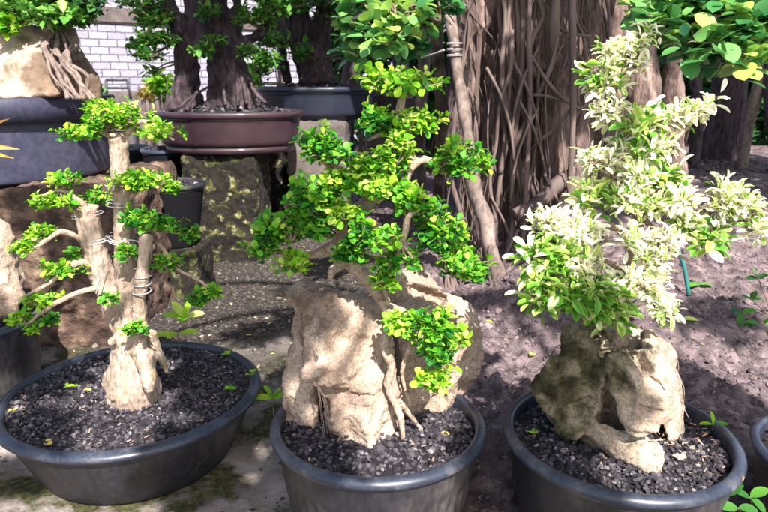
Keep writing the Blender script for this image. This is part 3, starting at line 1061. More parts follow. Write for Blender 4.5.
# ------------------------------------------------------------------ right rock and variegated bonsai
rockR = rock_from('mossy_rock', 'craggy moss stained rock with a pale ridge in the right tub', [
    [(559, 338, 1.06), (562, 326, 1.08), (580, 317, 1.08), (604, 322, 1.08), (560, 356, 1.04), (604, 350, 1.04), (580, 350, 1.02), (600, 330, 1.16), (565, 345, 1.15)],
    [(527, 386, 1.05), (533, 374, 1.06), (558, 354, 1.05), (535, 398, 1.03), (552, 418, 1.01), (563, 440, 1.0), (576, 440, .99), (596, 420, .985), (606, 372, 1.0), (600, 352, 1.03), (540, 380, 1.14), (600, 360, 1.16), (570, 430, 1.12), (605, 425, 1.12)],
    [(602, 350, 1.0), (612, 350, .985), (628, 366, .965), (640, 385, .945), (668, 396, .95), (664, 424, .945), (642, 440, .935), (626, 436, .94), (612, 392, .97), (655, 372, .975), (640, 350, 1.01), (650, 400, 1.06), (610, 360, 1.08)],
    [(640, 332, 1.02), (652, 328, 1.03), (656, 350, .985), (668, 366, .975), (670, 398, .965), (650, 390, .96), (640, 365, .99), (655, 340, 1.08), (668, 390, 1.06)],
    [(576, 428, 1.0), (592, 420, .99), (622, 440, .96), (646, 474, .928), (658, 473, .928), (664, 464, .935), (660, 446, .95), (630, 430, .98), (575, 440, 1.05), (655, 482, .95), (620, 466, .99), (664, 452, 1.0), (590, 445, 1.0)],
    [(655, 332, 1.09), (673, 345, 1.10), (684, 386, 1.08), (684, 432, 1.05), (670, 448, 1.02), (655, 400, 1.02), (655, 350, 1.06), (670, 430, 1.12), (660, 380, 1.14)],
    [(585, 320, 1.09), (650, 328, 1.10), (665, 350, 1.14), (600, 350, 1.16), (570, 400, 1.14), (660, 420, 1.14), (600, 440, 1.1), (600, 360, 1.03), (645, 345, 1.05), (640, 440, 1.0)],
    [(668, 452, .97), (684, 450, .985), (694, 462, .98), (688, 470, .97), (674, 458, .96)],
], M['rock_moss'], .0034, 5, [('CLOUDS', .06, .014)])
sculpt(rockR, [
    ([(606, 410, .97), (612, 424, .965)], 17, (-.004, .055, .006)),
    ([(570, 416, 1.0), (590, 410, .99)], 16, (0, .022, .006)),
    ([(615, 340, 1.02), (632, 352, 1.0), (645, 372, .97)], 13, (.004, .032, -.008)),
    ([(580, 362, 1.02), (590, 385, 1.01)], 20, (0, .018, 0)),
    ([(605, 352, 1.0), (622, 368, .97), (634, 392, .945), (636, 420, .935)], 8, (-.002, -.014, .003)),
    ([(650, 378, .965), (664, 392, .955)], 7, (.002, .014, 0)),
    ([(628, 408, .94), (660, 412, .945)], 5, (0, .010, 0)),
    ([(630, 426, .94), (655, 428, .945)], 6, (0, -.010, 0)),
    ([(640, 445, .94), (660, 446, .95)], 8, (0, .020, 0)),
    ([(578, 330, 1.06)], 12, (-.003, -.012, .004)),
    ([(545, 395, 1.03), (552, 400, 1.02)], 8, (0, .012, 0)),
    ([(598, 340, 1.05), (602, 356, 1.0)], 6, (0, .016, 0)),
], [('CLOUDS', .03, .009), ('CLOUDS', .011, .005), ('CLOUDS', .004, .0022)])

bw = bonsai_tree('variegated_bonsai', 'cream and green variegated shrub rooted on the mossy rock in the right tub', P(625, 335, 1.06))
tb = MB()
tb.tube([P(*q) for q in [(620, 350, 1.06), (622, 315, 1.05), (628, 270, 1.04), (634, 235, 1.05), (641, 205, 1.05), (640, 180, 1.06), (630, 150, 1.06), (620, 110, 1.07), (618, 70, 1.08)]],
        [S(a, 1.05) for a in (9, 8, 7, 6.5, 6, 5, 4, 3, 2)], 12, step=.008, wob=.2)
obj('trunk', tb, M['bark_root'], bw)
wbr = [([(628, 270, 1.04), (600, 262, 1.01), (570, 265, .98), (545, 262, .97)], 4), ([(634, 235, 1.05), (605, 225, 1.02), (570, 222, 1.0), (545, 218, 1.0)], 4),
       ([(641, 205, 1.05), (675, 215, 1.03), (710, 220, 1.01), (745, 222, 1.0)], 4), ([(640, 180, 1.06), (665, 150, 1.06), (690, 125, 1.05), (705, 108, 1.05)], 3.5),
       ([(625, 290, 1.04), (648, 292, 1.0), (665, 300, .98)], 3.5), ([(640, 190, 1.06), (610, 175, 1.04), (590, 165, 1.03)], 3.5), ([(641, 215, 1.05), (672, 250, 1.02), (690, 262, 1.01)], 3)]
for pts, r0 in wbr:
    obj('branch', MB().tube([P(*q) for q in pts], [S(r0, 1.05), S(r0 * .6, 1.05), S(r0 * .35, 1.05)], 9, step=.008, wob=.2), M['bark_root'], bw)
wp = [(616, 50, 1.08, 27, 15, 36, 'w'), (608, 80, 1.08, 24, 14, 32, 'w'), (635, 44, 1.08, 16, 10, 14, 'w'), (606, 112, 1.07, 16, 15, 24, 'w'), (624, 142, 1.06, 16, 12, 20, 'w'), (634, 64, 1.07, 14, 6, 9, 'w'), (600, 68, 1.08, 15, 8, 8, 'g'), (640, 30, 1.1, 14, 10, 9, 'w'),
      (662, 116, 1.05, 28, 15, 38, 'w'), (693, 108, 1.05, 24, 13, 30, 'w'), (645, 128, 1.05, 22, 13, 22, 'g'), (648, 150, 1.04, 24, 16, 34, 'w'), (602, 160, 1.03, 24, 14, 28, 'w'), (635, 172, 1.03, 30, 16, 38, 'w'), (668, 178, 1.03, 20, 12, 18, 'g'),
      (590, 195, 1.02, 24, 14, 22, 'g'), (625, 200, 1.01, 28, 16, 34, 'w'), (660, 202, 1.01, 30, 18, 40, 'w'), (698, 200, 1.0, 34, 20, 66, 'w'), (738, 206, .99, 32, 19, 60, 'w'), (700, 226, 1.0, 32, 17, 46, 'w'), (720, 190, 1.0, 24, 12, 24, 'w'), (705, 238, .99, 22, 10, 12, 'g'), (752, 226, .99, 18, 10, 18, 'w'),
      (546, 222, 1.0, 26, 13, 32, 'w'), (575, 228, .99, 26, 14, 30, 'w'), (610, 236, .98, 30, 16, 30, 'w'), (655, 240, .99, 26, 14, 30, 'w'), (560, 248, .98, 34, 14, 32, 'g'), (595, 262, .97, 32, 15, 34, 'w'), (555, 272, .97, 32, 16, 30, 'g'), (535, 255, .97, 20, 10, 9, 'g'),
      (545, 296, .97, 26, 14, 28, 'g'), (585, 290, .96, 34, 18, 36, 'g'), (625, 280, .96, 30, 16, 34, 'w'), (655, 285, .97, 24, 14, 28, 'w'), (664, 306, .97, 18, 16, 32, 'w'), (610, 308, .96, 28, 14, 28, 'g'), (650, 262, .98, 22, 12, 22, 'w')]
allp = [P(*q) for pts, _ in wbr for q in pts] + [P(618, 80, 1.08), P(622, 115, 1.07), P(632, 150, 1.06)]
for px, py, d, a, b_, n, kd in wp:
    c_ = P(px, py, d)
    at_ = min(allp, key=lambda t: np.linalg.norm(t - c_))
    rx, rz = S(a, d), S(b_, d)
    if kd == 'w':
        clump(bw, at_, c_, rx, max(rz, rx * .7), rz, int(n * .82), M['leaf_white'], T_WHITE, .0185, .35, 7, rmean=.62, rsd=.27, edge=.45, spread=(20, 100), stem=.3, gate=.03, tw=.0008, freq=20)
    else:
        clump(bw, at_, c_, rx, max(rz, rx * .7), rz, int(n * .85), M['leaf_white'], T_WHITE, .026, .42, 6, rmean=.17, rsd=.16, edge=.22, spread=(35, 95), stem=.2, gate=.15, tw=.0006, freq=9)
fr = MB()
for k in range(6):
    o_ = rng.uniform(-7, 7)
    fr.tube([P(658 + o_ * .3, 336, 1.03), P(672 + o_, 362, .99 + rng.uniform(-.01, .01)), P(680 - o_ * .8, 388, .985), P(683 + o_, 412 + rng.uniform(0, 25), .985)], .00045, 5, step=.01)
obj('fine_root', fr, M['bark_root'], bw)

# ------------------------------------------------------------------ left bonsai
bl = bonsai_tree('twin_trunk_bonsai', 'pale stubby trunked bonsai with wired branches in the wide left tub', P(134, 378, 1.30))
d0 = 1.28
tb = MB()
tb.tube([P(*q) for q in [(134, 420, d0), (134, 388, d0), (131, 360, d0), (128, 320, d0), (127, 280, d0), (124, 235, d0), (122, 190, d0), (119, 155, d0), (117, 134, d0)]], [S(a, d0) for a in (28, 28, 20, 13, 11.2, 10.2, 9.8, 10, 10.5)], 20, step=.012, wob=.12)
tb.tube([P(*q) for q in [(122, 330, d0), (108, 292, d0), (98, 262, d0), (91, 232, d0 - .01), (86, 208, d0 - .01)]], [S(a, d0) for a in (11, 11.5, 12, 12, 12)], 18, step=.012, wob=.12)
tb.tube([P(*q) for q in [(139, 352, d0 - .03), (139, 318, d0 - .035), (141, 285, d0 - .04), (145, 254, d0 - .04), (147, 234, d0 - .04)]], [S(a, d0) for a in (9, 7.5, 7, 6.8, 6.8)], 14, step=.012, wob=.12)
for (ax, ay, ad), (bx, by, bd), r0 in (((122, 352, d0 - .01), (115, 382, d0 - .04), 11), ((142, 350, d0 - .02), (148, 376, d0 - .06), 12), ((152, 345, d0), (163, 360, d0 - .02), 7), ((116, 366, d0), (106, 378, d0), 6)):
    a_, b2 = P(ax, ay, ad), P(bx, by, bd)
    tb.tube([a_ + (0, 0, .03), a_, b2, b2 + (b2 - a_) * .3 - (0, 0, .02)], [S(r0, d0), S(r0, d0), S(r0 * .6, d0), S(r0 * .3, d0)], 10, step=.008, wob=.2)
for (ax, ay, r0) in ((118, 187, 6), (118, 338, 5), (150, 236, 4)):
    a_ = P(ax, ay, d0 - .01)
    tb.tube([a_, a_ + (0, -.035, .004)], [S(r0, d0), S(r0 * .8, d0)], 10)
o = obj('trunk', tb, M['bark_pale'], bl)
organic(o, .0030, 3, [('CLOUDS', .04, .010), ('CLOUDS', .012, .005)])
cut = MB()
for (cx_, cy_, r0, tl) in ((117, 133, 10, 0), (86, 206, 11, -.35), (147, 231, 5.5, 0)):
    c_ = P(cx_, cy_, d0)
    cut = MB().lathe([(1e-4, .004), (S(r0 * .6, d0), .003), (S(r0, d0), 0), (S(r0, d0), -.006), (1e-4, -.006)], c_, 24, fn=lambda r, z, A: r * (1 + .1 * np.sin(3 * A)))
    obj('cut_end', cut, M['bark_pale'], bl)
lbr = [([(92, 245, d0), (75, 236, d0 - .03), (60, 232, d0 - .05), (42, 243, d0 - .06), (28, 250, d0 - .06)], 4.5), ([(100, 272, d0), (82, 262, d0 - .03), (68, 268, d0 - .05), (48, 284, d0 - .06), (22, 298, d0 - .06)], 5.5),
       ([(104, 290, d0), (86, 290, d0 - .04), (62, 300, d0 - .06), (42, 312, d0 - .07), (28, 324, d0 - .07)], 4.5), ([(148, 240, d0), (160, 245, d0 - .02), (176, 268, d0 - .03), (196, 278, d0 - .03), (215, 293, d0 - .03)], 3.5),
       ([(145, 234, d0), (155, 228, d0 - .02), (172, 232, d0 - .03), (188, 234, d0 - .03)], 3.5), ([(128, 200, d0), (140, 190, d0 - .03), (158, 184, d0 - .04), (172, 186, d0 - .04)], 3.5),
       ([(90, 212, d0), (78, 200, d0 - .02), (60, 190, d0 - .03), (42, 196, d0 - .04)], 4), ([(118, 140, d0), (100, 132, d0 - .02), (80, 130, d0 - .03), (66, 134, d0 - .03)], 4), ([(120, 140, d0), (140, 122, d0), (158, 130, d0 - .02), (174, 140, d0 - .03)], 4)]
for pts, r0 in lbr:
    obj('branch', MB().tube([P(*q) for q in pts], [S(r0 * .8, d0), S(r0 * .55, d0), S(r0 * .3, d0)], 10, step=.006, wob=.35, seed=int(pts[0][0])), M['bark_root'], bl)


def coil(mb, a, b_, rr, turns, wr=.0012, d=d0, parent=None):
    A_, B_ = P(*a), P(*b_)
    ax = nrm(B_ - A_)
    u = nrm(np.cross(ax, (0, 1, 0)))
    v = np.cross(ax, u)
    tt = np.linspace(0, 1, int(turns * 16) + 2)
    ph = tt * turns * 2 * pi
    one = MB().tube(A_ + (B_ - A_) * tt[:, None] + S(rr, d) * (np.cos(ph)[:, None] * u + np.sin(ph)[:, None] * v), wr, 6, step=.006)
    obj('wire_coil', one, M['wire'], parent or bl)


wb = MB()
coil(wb, (123, 243, d0), (124, 236, d0), 14, 2)
coil(wb, (120, 206, d0), (120, 200, d0), 13, 1.6)
coil(wb, (119, 186, d0), (119, 182, d0), 13, 1)
coil(wb, (142, 294, d0 - .04), (143, 270, d0 - .04), 8.6, 3)
coil(wb, (97, 242, d0), (96, 238, d0), 15, 1.5)
coil(wb, (88, 216, d0), (87, 212, d0), 15, 1.5)
coil(wb, (138, 320, d0), (137, 300, d0), 9.5, 1.5)
wb.tube([P(104, 240, d0 - .05), P(118, 243, d0 - .05), P(130, 240, d0 - .05), P(146, 244, d0 - .03)], .0012, 6)
obj('training_wire', wb, M['wire'], bl)
wb = MB()
wb.tube([P(104, 256, d0 - .05), P(100, 275, d0 - .05), P(96, 294, d0 - .05)], .0012, 6)
obj('training_wire', wb, M['wire'], bl)
lp = [(116, 118, d0, 38, 20, 100, 'leaf_yellow'), (78, 132, d0 - .03, 24, 10, 42, 'leaf_yellow'), (158, 130, d0 - .02, 26, 14, 55, 'leaf_yellow'), (100, 108, d0, 26, 10, 30, 'leaf_yellow'),
      (142, 180, d0 - .04, 38, 10, 72, 'leaf_yellow'), (172, 186, d0 - .04, 12, 6, 12, 'leaf_yellow'), (66, 178, d0 - .03, 20, 7, 28, 'leaf_yellow'), (55, 200, d0 - .03, 30, 11, 52, 'leaf_yellow'), (96, 196, d0 + .03, 14, 12, 24, 'leaf'),
      (138, 218, d0 - .04, 22, 12, 40, 'leaf'), (160, 224, d0 - .04, 24, 10, 40, 'leaf'), (186, 233, d0 - .03, 16, 7, 16, 'leaf'), (40, 232, d0 - .05, 20, 8, 30, 'leaf_yellow'), (24, 246, d0 - .06, 14, 6, 14, 'leaf_yellow'),
      (127, 252, d0 - .05, 14, 13, 22, 'leaf'), (60, 268, d0 - .05, 22, 9, 30, 'leaf_yellow'), (72, 252, d0 - .03, 8, 6, 8, 'leaf'), (165, 262, d0 - .03, 26, 8, 26, 'leaf'), (208, 292, d0 - .03, 18, 9, 20, 'leaf'), (196, 300, d0 - .03, 12, 6, 9, 'leaf'),
      (38, 300, d0 - .06, 22, 10, 32, 'leaf_yellow'), (20, 318, d0 - .06, 12, 10, 16, 'leaf_yellow'), (50, 318, d0 - .07, 10, 8, 10, 'leaf'), (112, 298, d0 - .06, 9, 7, 9, 'leaf'), (135, 328, d0 - .07, 14, 8, 18, 'leaf'), (30, 338 - 10, d0 - .07, 8, 6, 6, 'leaf_yellow')]
ends = [P(*q) for pts, _ in lbr for q in pts] + [P(118, 140, d0), P(112, 300, d0 - .02), P(134, 330, d0 - .02), P(126, 252, d0 - .02)]
for px, py, d, a, b_, n, m_ in lp:
    c_ = P(px, py, d)
    at_ = min(ends, key=lambda t: np.linalg.norm(t - c_))
    rx, rz = S(a, d), S(b_, d)
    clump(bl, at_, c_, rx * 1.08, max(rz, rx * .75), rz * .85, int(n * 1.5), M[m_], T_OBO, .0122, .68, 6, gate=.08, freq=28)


# ------------------------------------------------------------------ small plants
def sprout(name, label, base, shoots, m, L, wid=.5, tpl=T_OVAL, rm=.6, stem_r=.0015, cat='seedling', group=None):
    """shoots: list of (tip offset vector, leaf direction vectors list)"""
    t = thing(name, label, cat, base, group)
    sb, lb = MB(), MB()
    base = np.asarray(base, float)
    for tip, dirs in shoots:
        tip = base + np.asarray(tip, float)
        sb.tube([base, (base + tip) / 2 + (.003, 0, 0), tip], [stem_r, stem_r * .7], 6, step=.01)
        dirs = np.array(dirs, float)
        leaves(lb, np.repeat(tip[None], len(dirs), 0), dirs, nrm(np.array([[0, -.3, 1.]]).repeat(len(dirs), 0) + rng.normal(0, .1, dirs.shape)), L * rng.uniform(.8, 1.1, len(dirs)), wid, tpl, np.clip(rng.normal(rm, .15, len(dirs)), 0, 1))
    obj('stem', sb, M['twig'], t)
    obj('leaves', lb, M[m], t)
    return t


b0 = P(180, 352, 1.62)
b0[2] = 0.0
sprout('weed_seedling', 'bright broad leaved seedling growing behind the wide left tub', b0,
       [(P(184, 318, 1.60) - b0, [(-1, -.1, .35), (1, -.1, .4), (.35, -.1, 1), (-.5, .1, .9), (.2, -.8, .3)]), (P(178, 334, 1.58) - b0, [(-1, -.3, .15), (1, -.3, .35), (-.2, -.9, .3)])], 'leaf_yellow', .062, .42, rm=.75)
b0 = P(272, 402, 1.33); b0[2] = 0
sprout('weed_seedling', 'small round leaved weed on the cement beside the middle tub', b0, [(P(272, 398, 1.33) - b0, [(-1, -.3, .3), (.5, -.3, .9), (1, -.2, .5), (-.3, -.2, 1)])], 'leaf_yellow', .035, .6)
b0 = P(768, 500, .92); b0[2] = 0.06
sprout('weed_seedling', 'green weed with oval leaves under the right tub at the bottom corner', b0, [(P(722, 495, .93) - b0, [(-.6, -.2, .9), (-1, 0, -.1), (.5, -.2, .6)]), (P(750, 497, .92) - b0, [(-1, -.2, .6), (1, 0, .7), (.3, -.3, -.2)]), (P(738, 508, .9) - b0, [(-1, 0, .2), (1, -.2, .1)])], 'leaf_mid', .034, .6, rm=.3, stem_r=.002)
zb, _ = ground_z(np.array([1.02]), np.array([1.62]))
b0 = G(772, 320, .12)
sprout('shrub_seedling', 'small dark leaved shrub seedling on the soil bank at the right edge', b0,
       [(P(742, 312, b0[1] - .05) - b0, [(-1, -.2, .3), (-.3, -.3, -.9), (.8, -.2, .3)]), (P(752, 300, b0[1] - .05) - b0, [(-1, -.2, .6), (0, -.2, 1), (.9, 0, .3)]), (P(758, 278, b0[1] - .05) - b0, [(-.5, -.2, .9), (-.9, -.1, .1), (.9, 0, .5)]), (P(745, 322, b0[1] - .06) - b0, [(-1, -.3, -.1), (.4, -.3, -.8), (.9, -.2, .1)]), (P(762, 325, b0[1] - .06) - b0, [(-1, -.3, -.3), (.4, -.3, .8), (.9, -.2, .1)])], 'leaf_mid', .036, .6, rm=.35, stem_r=.002, cat='shrub')
X0, Y0, r, h = POTS['R']
b0 = G(712, 430, h - .015)
sprout('pot_seedling', 'two leaved green seedling in the grit of the right tub', b0, [((0, 0, .012), [(-1, 0, .15), (1, -.1, .2), (-.15, 0, 1)])], 'leaf_yellow', .026, .38, rm=.55)
b0 = G(533, 438, h - .015)
sprout('pot_seedling', 'tiny green tuft at the left side of the right tub', b0, [((0, 0, .01), [(-1, 0, .5), (1, -.1, .5), (-.15, 0, 1), (.5, -.5, .5)])], 'leaf_yellow', .009, .5, rm=.55)
X0, Y0, r, h = POTS['L']
for (px, py, lb, n_, mm) in ((230, 391, 'clover like green tuft near the right rim of the wide left tub', 9, 'leaf'), (226, 356, 'yellow green tuft by the back rim of the wide left tub', 7, 'leaf_yellow'), (73, 388, 'yellow leaflets on the grit left of the pale trunk', 8, 'leaf_yellow'),
                            (88, 393, 'pair of yellowed leaflets just right of the yellow leaflets by the pale trunk', 4, 'leaf_dry'), (13, 412, 'yellow leaflets by the left rim of the wide left tub', 5, 'leaf_dry'), (48, 445, 'curled yellow leaflets by the front rim of the wide left tub', 5, 'leaf_dry'), (256, 374, 'round pale green leaflet on the right rim of the wide left tub', 3, 'leaf_yellow')):
    b0 = G(px, py, h + .001)
    sprout('pot_seedling', lb, b0, [((rng.normal(0, .006), rng.normal(0, .006), .006), [(cos(a), sin(a) * .7 - .2, .35) for a in rng.uniform(0, 6.28, max(2, n_ // 2))]), ((rng.normal(0, .008), rng.normal(0, .006), .004), [(cos(a), sin(a) * .7 - .2, .4) for a in rng.uniform(0, 6.28, max(2, n_ // 2))])], mm, .011, .65, rm=.6, stem_r=.0006)


def fallen(label, pos, L, ang, m='leaf_dry', wid=.5, rm=.6, lift=.004):
    mb = MB()
    leaves(mb, np.array([[pos[0] - cos(ang) * L / 2, pos[1] - sin(ang) * L / 2, pos[2] + lift]]), np.array([[cos(ang), sin(ang), .08]]), np.array([[0, -.1, 1.]]), L, wid, T_OVAL, rm)
    return tag(obj('fallen_leaf', mb, M[m]), label, 'leaf')


def onG(px, py):
    z = 0.
    for _ in range(12):
        q = G(px, py, z)
        z = float(ground_z(np.array([q[0]]), np.array([q[1]]))[0][0])
    q[2] = z + .004
    return q


fallen('pale yellow green leaf lying on the bank below the variegated shrub', onG(690, 323), .055, .1, 'leaf_yellow', .5, .95, .012)
fallen('pale leaf on the soil right of the middle rock', onG(442, 326 - 1), .03, .3, 'leaf_yellow', .5, .8)
fallen('pale green leaf on soil between the middle and right rocks', onG(489, 327), .026, -.3, 'leaf_yellow', .45, .7, .008)
fallen('yellow leaf on the red clay below the variegated shrub', onG(532, 358), .03, 1.0, 'leaf_yellow', .6, .9, .008)
fallen('tiny pale leaf on the cement between left and middle tubs', onG(273, 356), .014, .6, 'leaf_yellow', .7, .8)
fallen('small cream leaf on the cement by the left rim of the left tub', onG(249, 337), .02, .2, 'leaf_dry', .5, .8)
q = G(445, 436, .2)
fallen('small yellow leaf on the grit of the middle tub', q, .018, .2, 'leaf_dry', .7, .4, .005)
q = onG(700, 288)
mb = MB()
for a in (0.1, .5, 2.8, 3.4, 1.2, 2.2):
    leaves(mb, np.array([q + (0, 0, .012)]), np.array([[cos(a), sin(a) * .8, .05]]), np.array([[0, -.2, 1.]]), .045, .32, T_OVAL, .5)
tag(obj('fallen_sprig', mb, M['leaf_mid']), 'grey green sprig of leaves fallen on the soil bank', 'sprig')
tag(obj('hose_piece', MB().tube([onG(690, 284) + (0, 0, .0), P(684, 268, onG(690, 284)[1]), P(678, 250, onG(690, 284)[1])], .006, 10), M['teal']), 'short teal plastic tube standing behind the variegated shrub', 'tube')
# orange leaf tips at left edge
t = thing('orange_leaf_plant', 'orange pointed leaves poking in at the left edge before the navy tub', 'plant', G(-60, 330, 0) * (1, 1, 0))
lb = MB()
cpt = P(-38, 152, 1.45)
leaves(lb, np.array([cpt, cpt, cpt]), np.array([P(14, 141, 1.43), P(13, 151, 1.4), P(-10, 120, 1.45)]) - cpt, np.array([[0, -.9, .5]] * 3), [.115, .112, .12], .17, T_LANCE, [.3, .9, .5])
obj('leaves', lb, M['leaf_orange'], t)
obj('stem', MB().tube([G(-60, 330, 0) * (1, 1, 0), (G(-60, 330, 0) * (1, 1, 0) + cpt) / 2, cpt], [.006, .004], 8), M['twig'], t)

# ------------------------------------------------------------------ left: pedestal, navy tub, pale boulder, bonsai
TD = 2.28
def rough_block(name, label, lo, hi, m, vox=.012, st=.03, cat='stone block'):
    o = obj(name, MB().box(lo, hi), M[m])
    organic(o, vox, 3, [('CLOUDS', .12, st), ('CLOUDS', .03, st * .5)])
    return tag(o, label, cat)


xr = P(112, 260, 1.9)[0]
rough_block('stone_pedestal', 'rough reddish brown stone block carrying the navy tub', (-1.95, 1.92, -.02), (xr, 2.6, .505), 'brown_block', .013, .05)
Rn = .42
cN = P(105, 96, TD)
cN = np.array([cN[0] - Rn, TD, .51])
zr = P(60, 97, TD - .2)[2]
round_tub('big navy tub on the brown stone block at left', cN[0], cN[1], Rn, zr - .51, z0=.51, taper=.93, mt='plastic_blue', rm='plastic_blue', band=.075)
grit('dark soil in the big navy tub', cN[0], cN[1], zr - .02, Rn * .94, .02, .014, ICO1)
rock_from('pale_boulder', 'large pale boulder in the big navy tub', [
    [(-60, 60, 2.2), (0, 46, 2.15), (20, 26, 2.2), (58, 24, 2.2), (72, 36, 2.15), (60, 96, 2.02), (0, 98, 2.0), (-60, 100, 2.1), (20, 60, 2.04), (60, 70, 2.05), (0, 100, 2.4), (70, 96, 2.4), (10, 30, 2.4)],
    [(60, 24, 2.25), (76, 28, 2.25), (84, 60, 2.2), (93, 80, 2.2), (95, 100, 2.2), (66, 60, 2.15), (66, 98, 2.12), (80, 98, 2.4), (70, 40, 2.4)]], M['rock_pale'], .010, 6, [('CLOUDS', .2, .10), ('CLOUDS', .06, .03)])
ba = bonsai_tree('boulder_bonsai', 'bonsai with braided roots running down the pale boulder', P(60, 30, 2.15))
tb = MB()
tb.tube([P(58, 34, 2.17), P(50, 22, 2.18), P(52, 8, 2.2), P(46, -14, 2.2)], [S(9, 2.15), S(7, 2.15), S(6, 2.15), S(4, 2.15)], 12, wob=.2)
tb.tube([P(52, 10, 2.2), P(66, -2, 2.2), P(84, -12, 2.2)], [S(5, 2.15), S(4, 2.15), S(3, 2.15)], 10, wob=.2)
obj('trunk', tb, M['bark_root'], ba)
for k in range(9):
    a = k / 8
    wv = rng.uniform(-8, 8, 4)
    tb = MB().tube([P(52 + 12 * a, 28, 2.12), P(45 + 25 * a + wv[0], 45, 2.06), P(46 + 26 * a + wv[1], 60, 2.03), P(56 + 26 * a + wv[2], 76, 2.02), P(68 + 22 * a + wv[3], 99, 2.02)], [S(v_ * rng.uniform(.5, 1.15), 2.1) for v_ in (3.2, 2.6, 2.2, 2.0, 2.2)], 8, wob=.3, seed=k)
    obj('root', tb, M['bark_grey'], ba)
for (px, py, a, b_, n, d, m_) in ((20, 10, 36, 14, 90, 2.1, 'leaf_mid'), (60, 16, 28, 10, 70, 2.05, 'leaf_mid'), (4, 24, 16, 9, 34, 2.05, 'leaf_yellow'), (92, 4, 16, 9, 34, 2.1, 'leaf_dark'), (45, -8, 50, 12, 90, 2.15, 'leaf_mid'), (-20, 5, 30, 20, 60, 2.1, 'leaf_mid'), (75, 12, 20, 8, 30, 2.2, 'leaf_dark')):
    pad(ba, px, py, d, a, b_, n, m_, (52, 8, 2.2), length=.03, wid=.65, per=6, tpl=T_OBO3, tw=.0015, freq=7)
# small rock in rear left tub
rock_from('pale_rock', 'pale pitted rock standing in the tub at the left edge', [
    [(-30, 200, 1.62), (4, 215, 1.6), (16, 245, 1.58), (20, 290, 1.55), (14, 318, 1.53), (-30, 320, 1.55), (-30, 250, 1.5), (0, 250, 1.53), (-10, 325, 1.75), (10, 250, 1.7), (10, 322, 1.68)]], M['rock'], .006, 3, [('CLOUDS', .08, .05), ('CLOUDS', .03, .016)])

# ------------------------------------------------------------------ mossy pillar, mauve pot, bonsai B
PC = G(224, 262, 0)
PC[1] += .17
d = PC[1] - .17
w2 = S(40, d)
zt = P(224, 155, d)[2]
pil = MB()
pil.lathe([(1e-4, -.01), (w2 * 1.02, -.01)] + [(w2, z) for z in np.linspace(0, zt, 14)] + [(1e-4, zt)], (PC[0], PC[1], 0), 48, fn=lambda r, z, A: r * 1.0 / (np.abs(np.cos(A)) ** 7 + np.abs(np.sin(A)) ** 7) ** (1 / 7))
o = obj('mossy_pillar', pil, M['pillar'])
organic(o, .010, 2, [('CLOUDS', .10, .03), ('CLOUDS', .025, .012)])
tag(o, 'squat concrete pillar blotched with moss and yellow lichen under the mauve pot', 'pillar')


def bonsai_pot(label, c, R, ry, z0, zt, m, octo=0, name='bonsai_pot', feet=False, flare=.88):
    t = thing(name, label, 'pot', (c[0], c[1], z0))
    hgt = zt - z0

    def fn(r, z, A):
        e = 1 / np.sqrt(np.cos(A) ** 2 + (R / ry * np.sin(A)) ** 2)
        if octo:
            a8 = np.mod(A + pi / 8, pi / 4) - pi / 8
            e = e * (.62 + .38 * cos(pi / 8) / np.cos(a8))
        return r * e
    prof = [(1e-4, z0), (R * flare * .93, z0), (R * flare * .95, z0 + hgt * .04), (R * flare, z0 + hgt * .12)]
    for s in np.linspace(.15, .78, 8):
        prof.append((R * (flare + (.965 - flare) * s ** .7), z0 + hgt * s))
    prof += [(R * .975, zt - hgt * .16)]
    obj('pot_wall', MB().lathe(prof + [(R * .9, zt - hgt * .16), (R * .8, z0 + .02)], (c[0], c[1], 0), 96, fn), M[m], t)
    obj('rim', MB().lathe([(R * .97, zt - hgt * .17), (R * .995, zt - hgt * .15), (R, zt - hgt * .08), (R * .995, zt - .002), (R * .97, zt), (R * .90, zt), (R * .89, zt - .01), (R * .89, zt - hgt * .17)], (c[0], c[1], 0), 96, fn), M[m], t)
    if feet:
        obj('foot_band', MB().lathe([(R * flare * .9, z0 - .015), (R * flare * .97, z0 - .015), (R * flare * .985, z0 + .0), (R * flare * .985, z0 + hgt * .08), (R * flare * .93, z0 + hgt * .08)], (c[0], c[1], 0), 96, fn), M[m], t)
    return t


cB = np.array([P(226, 110, 3.05)[0], 3.12, 0])
RB = S(74, 3.12)
zb = zt + .018
zB = P(226, 113, 3.12 - RB * .8)[2]
bonsai_pot('mauve glazed oval pot on the mossy pillar', cB, RB, RB * .8, zb, zB, 'clay_mauve', feet=True, octo=1)
grit('dark grit mounded in the mauve pot', cB[0], cB[1], zB - .02, RB * .9, .05, .014, ICO1, ry=RB * .72)


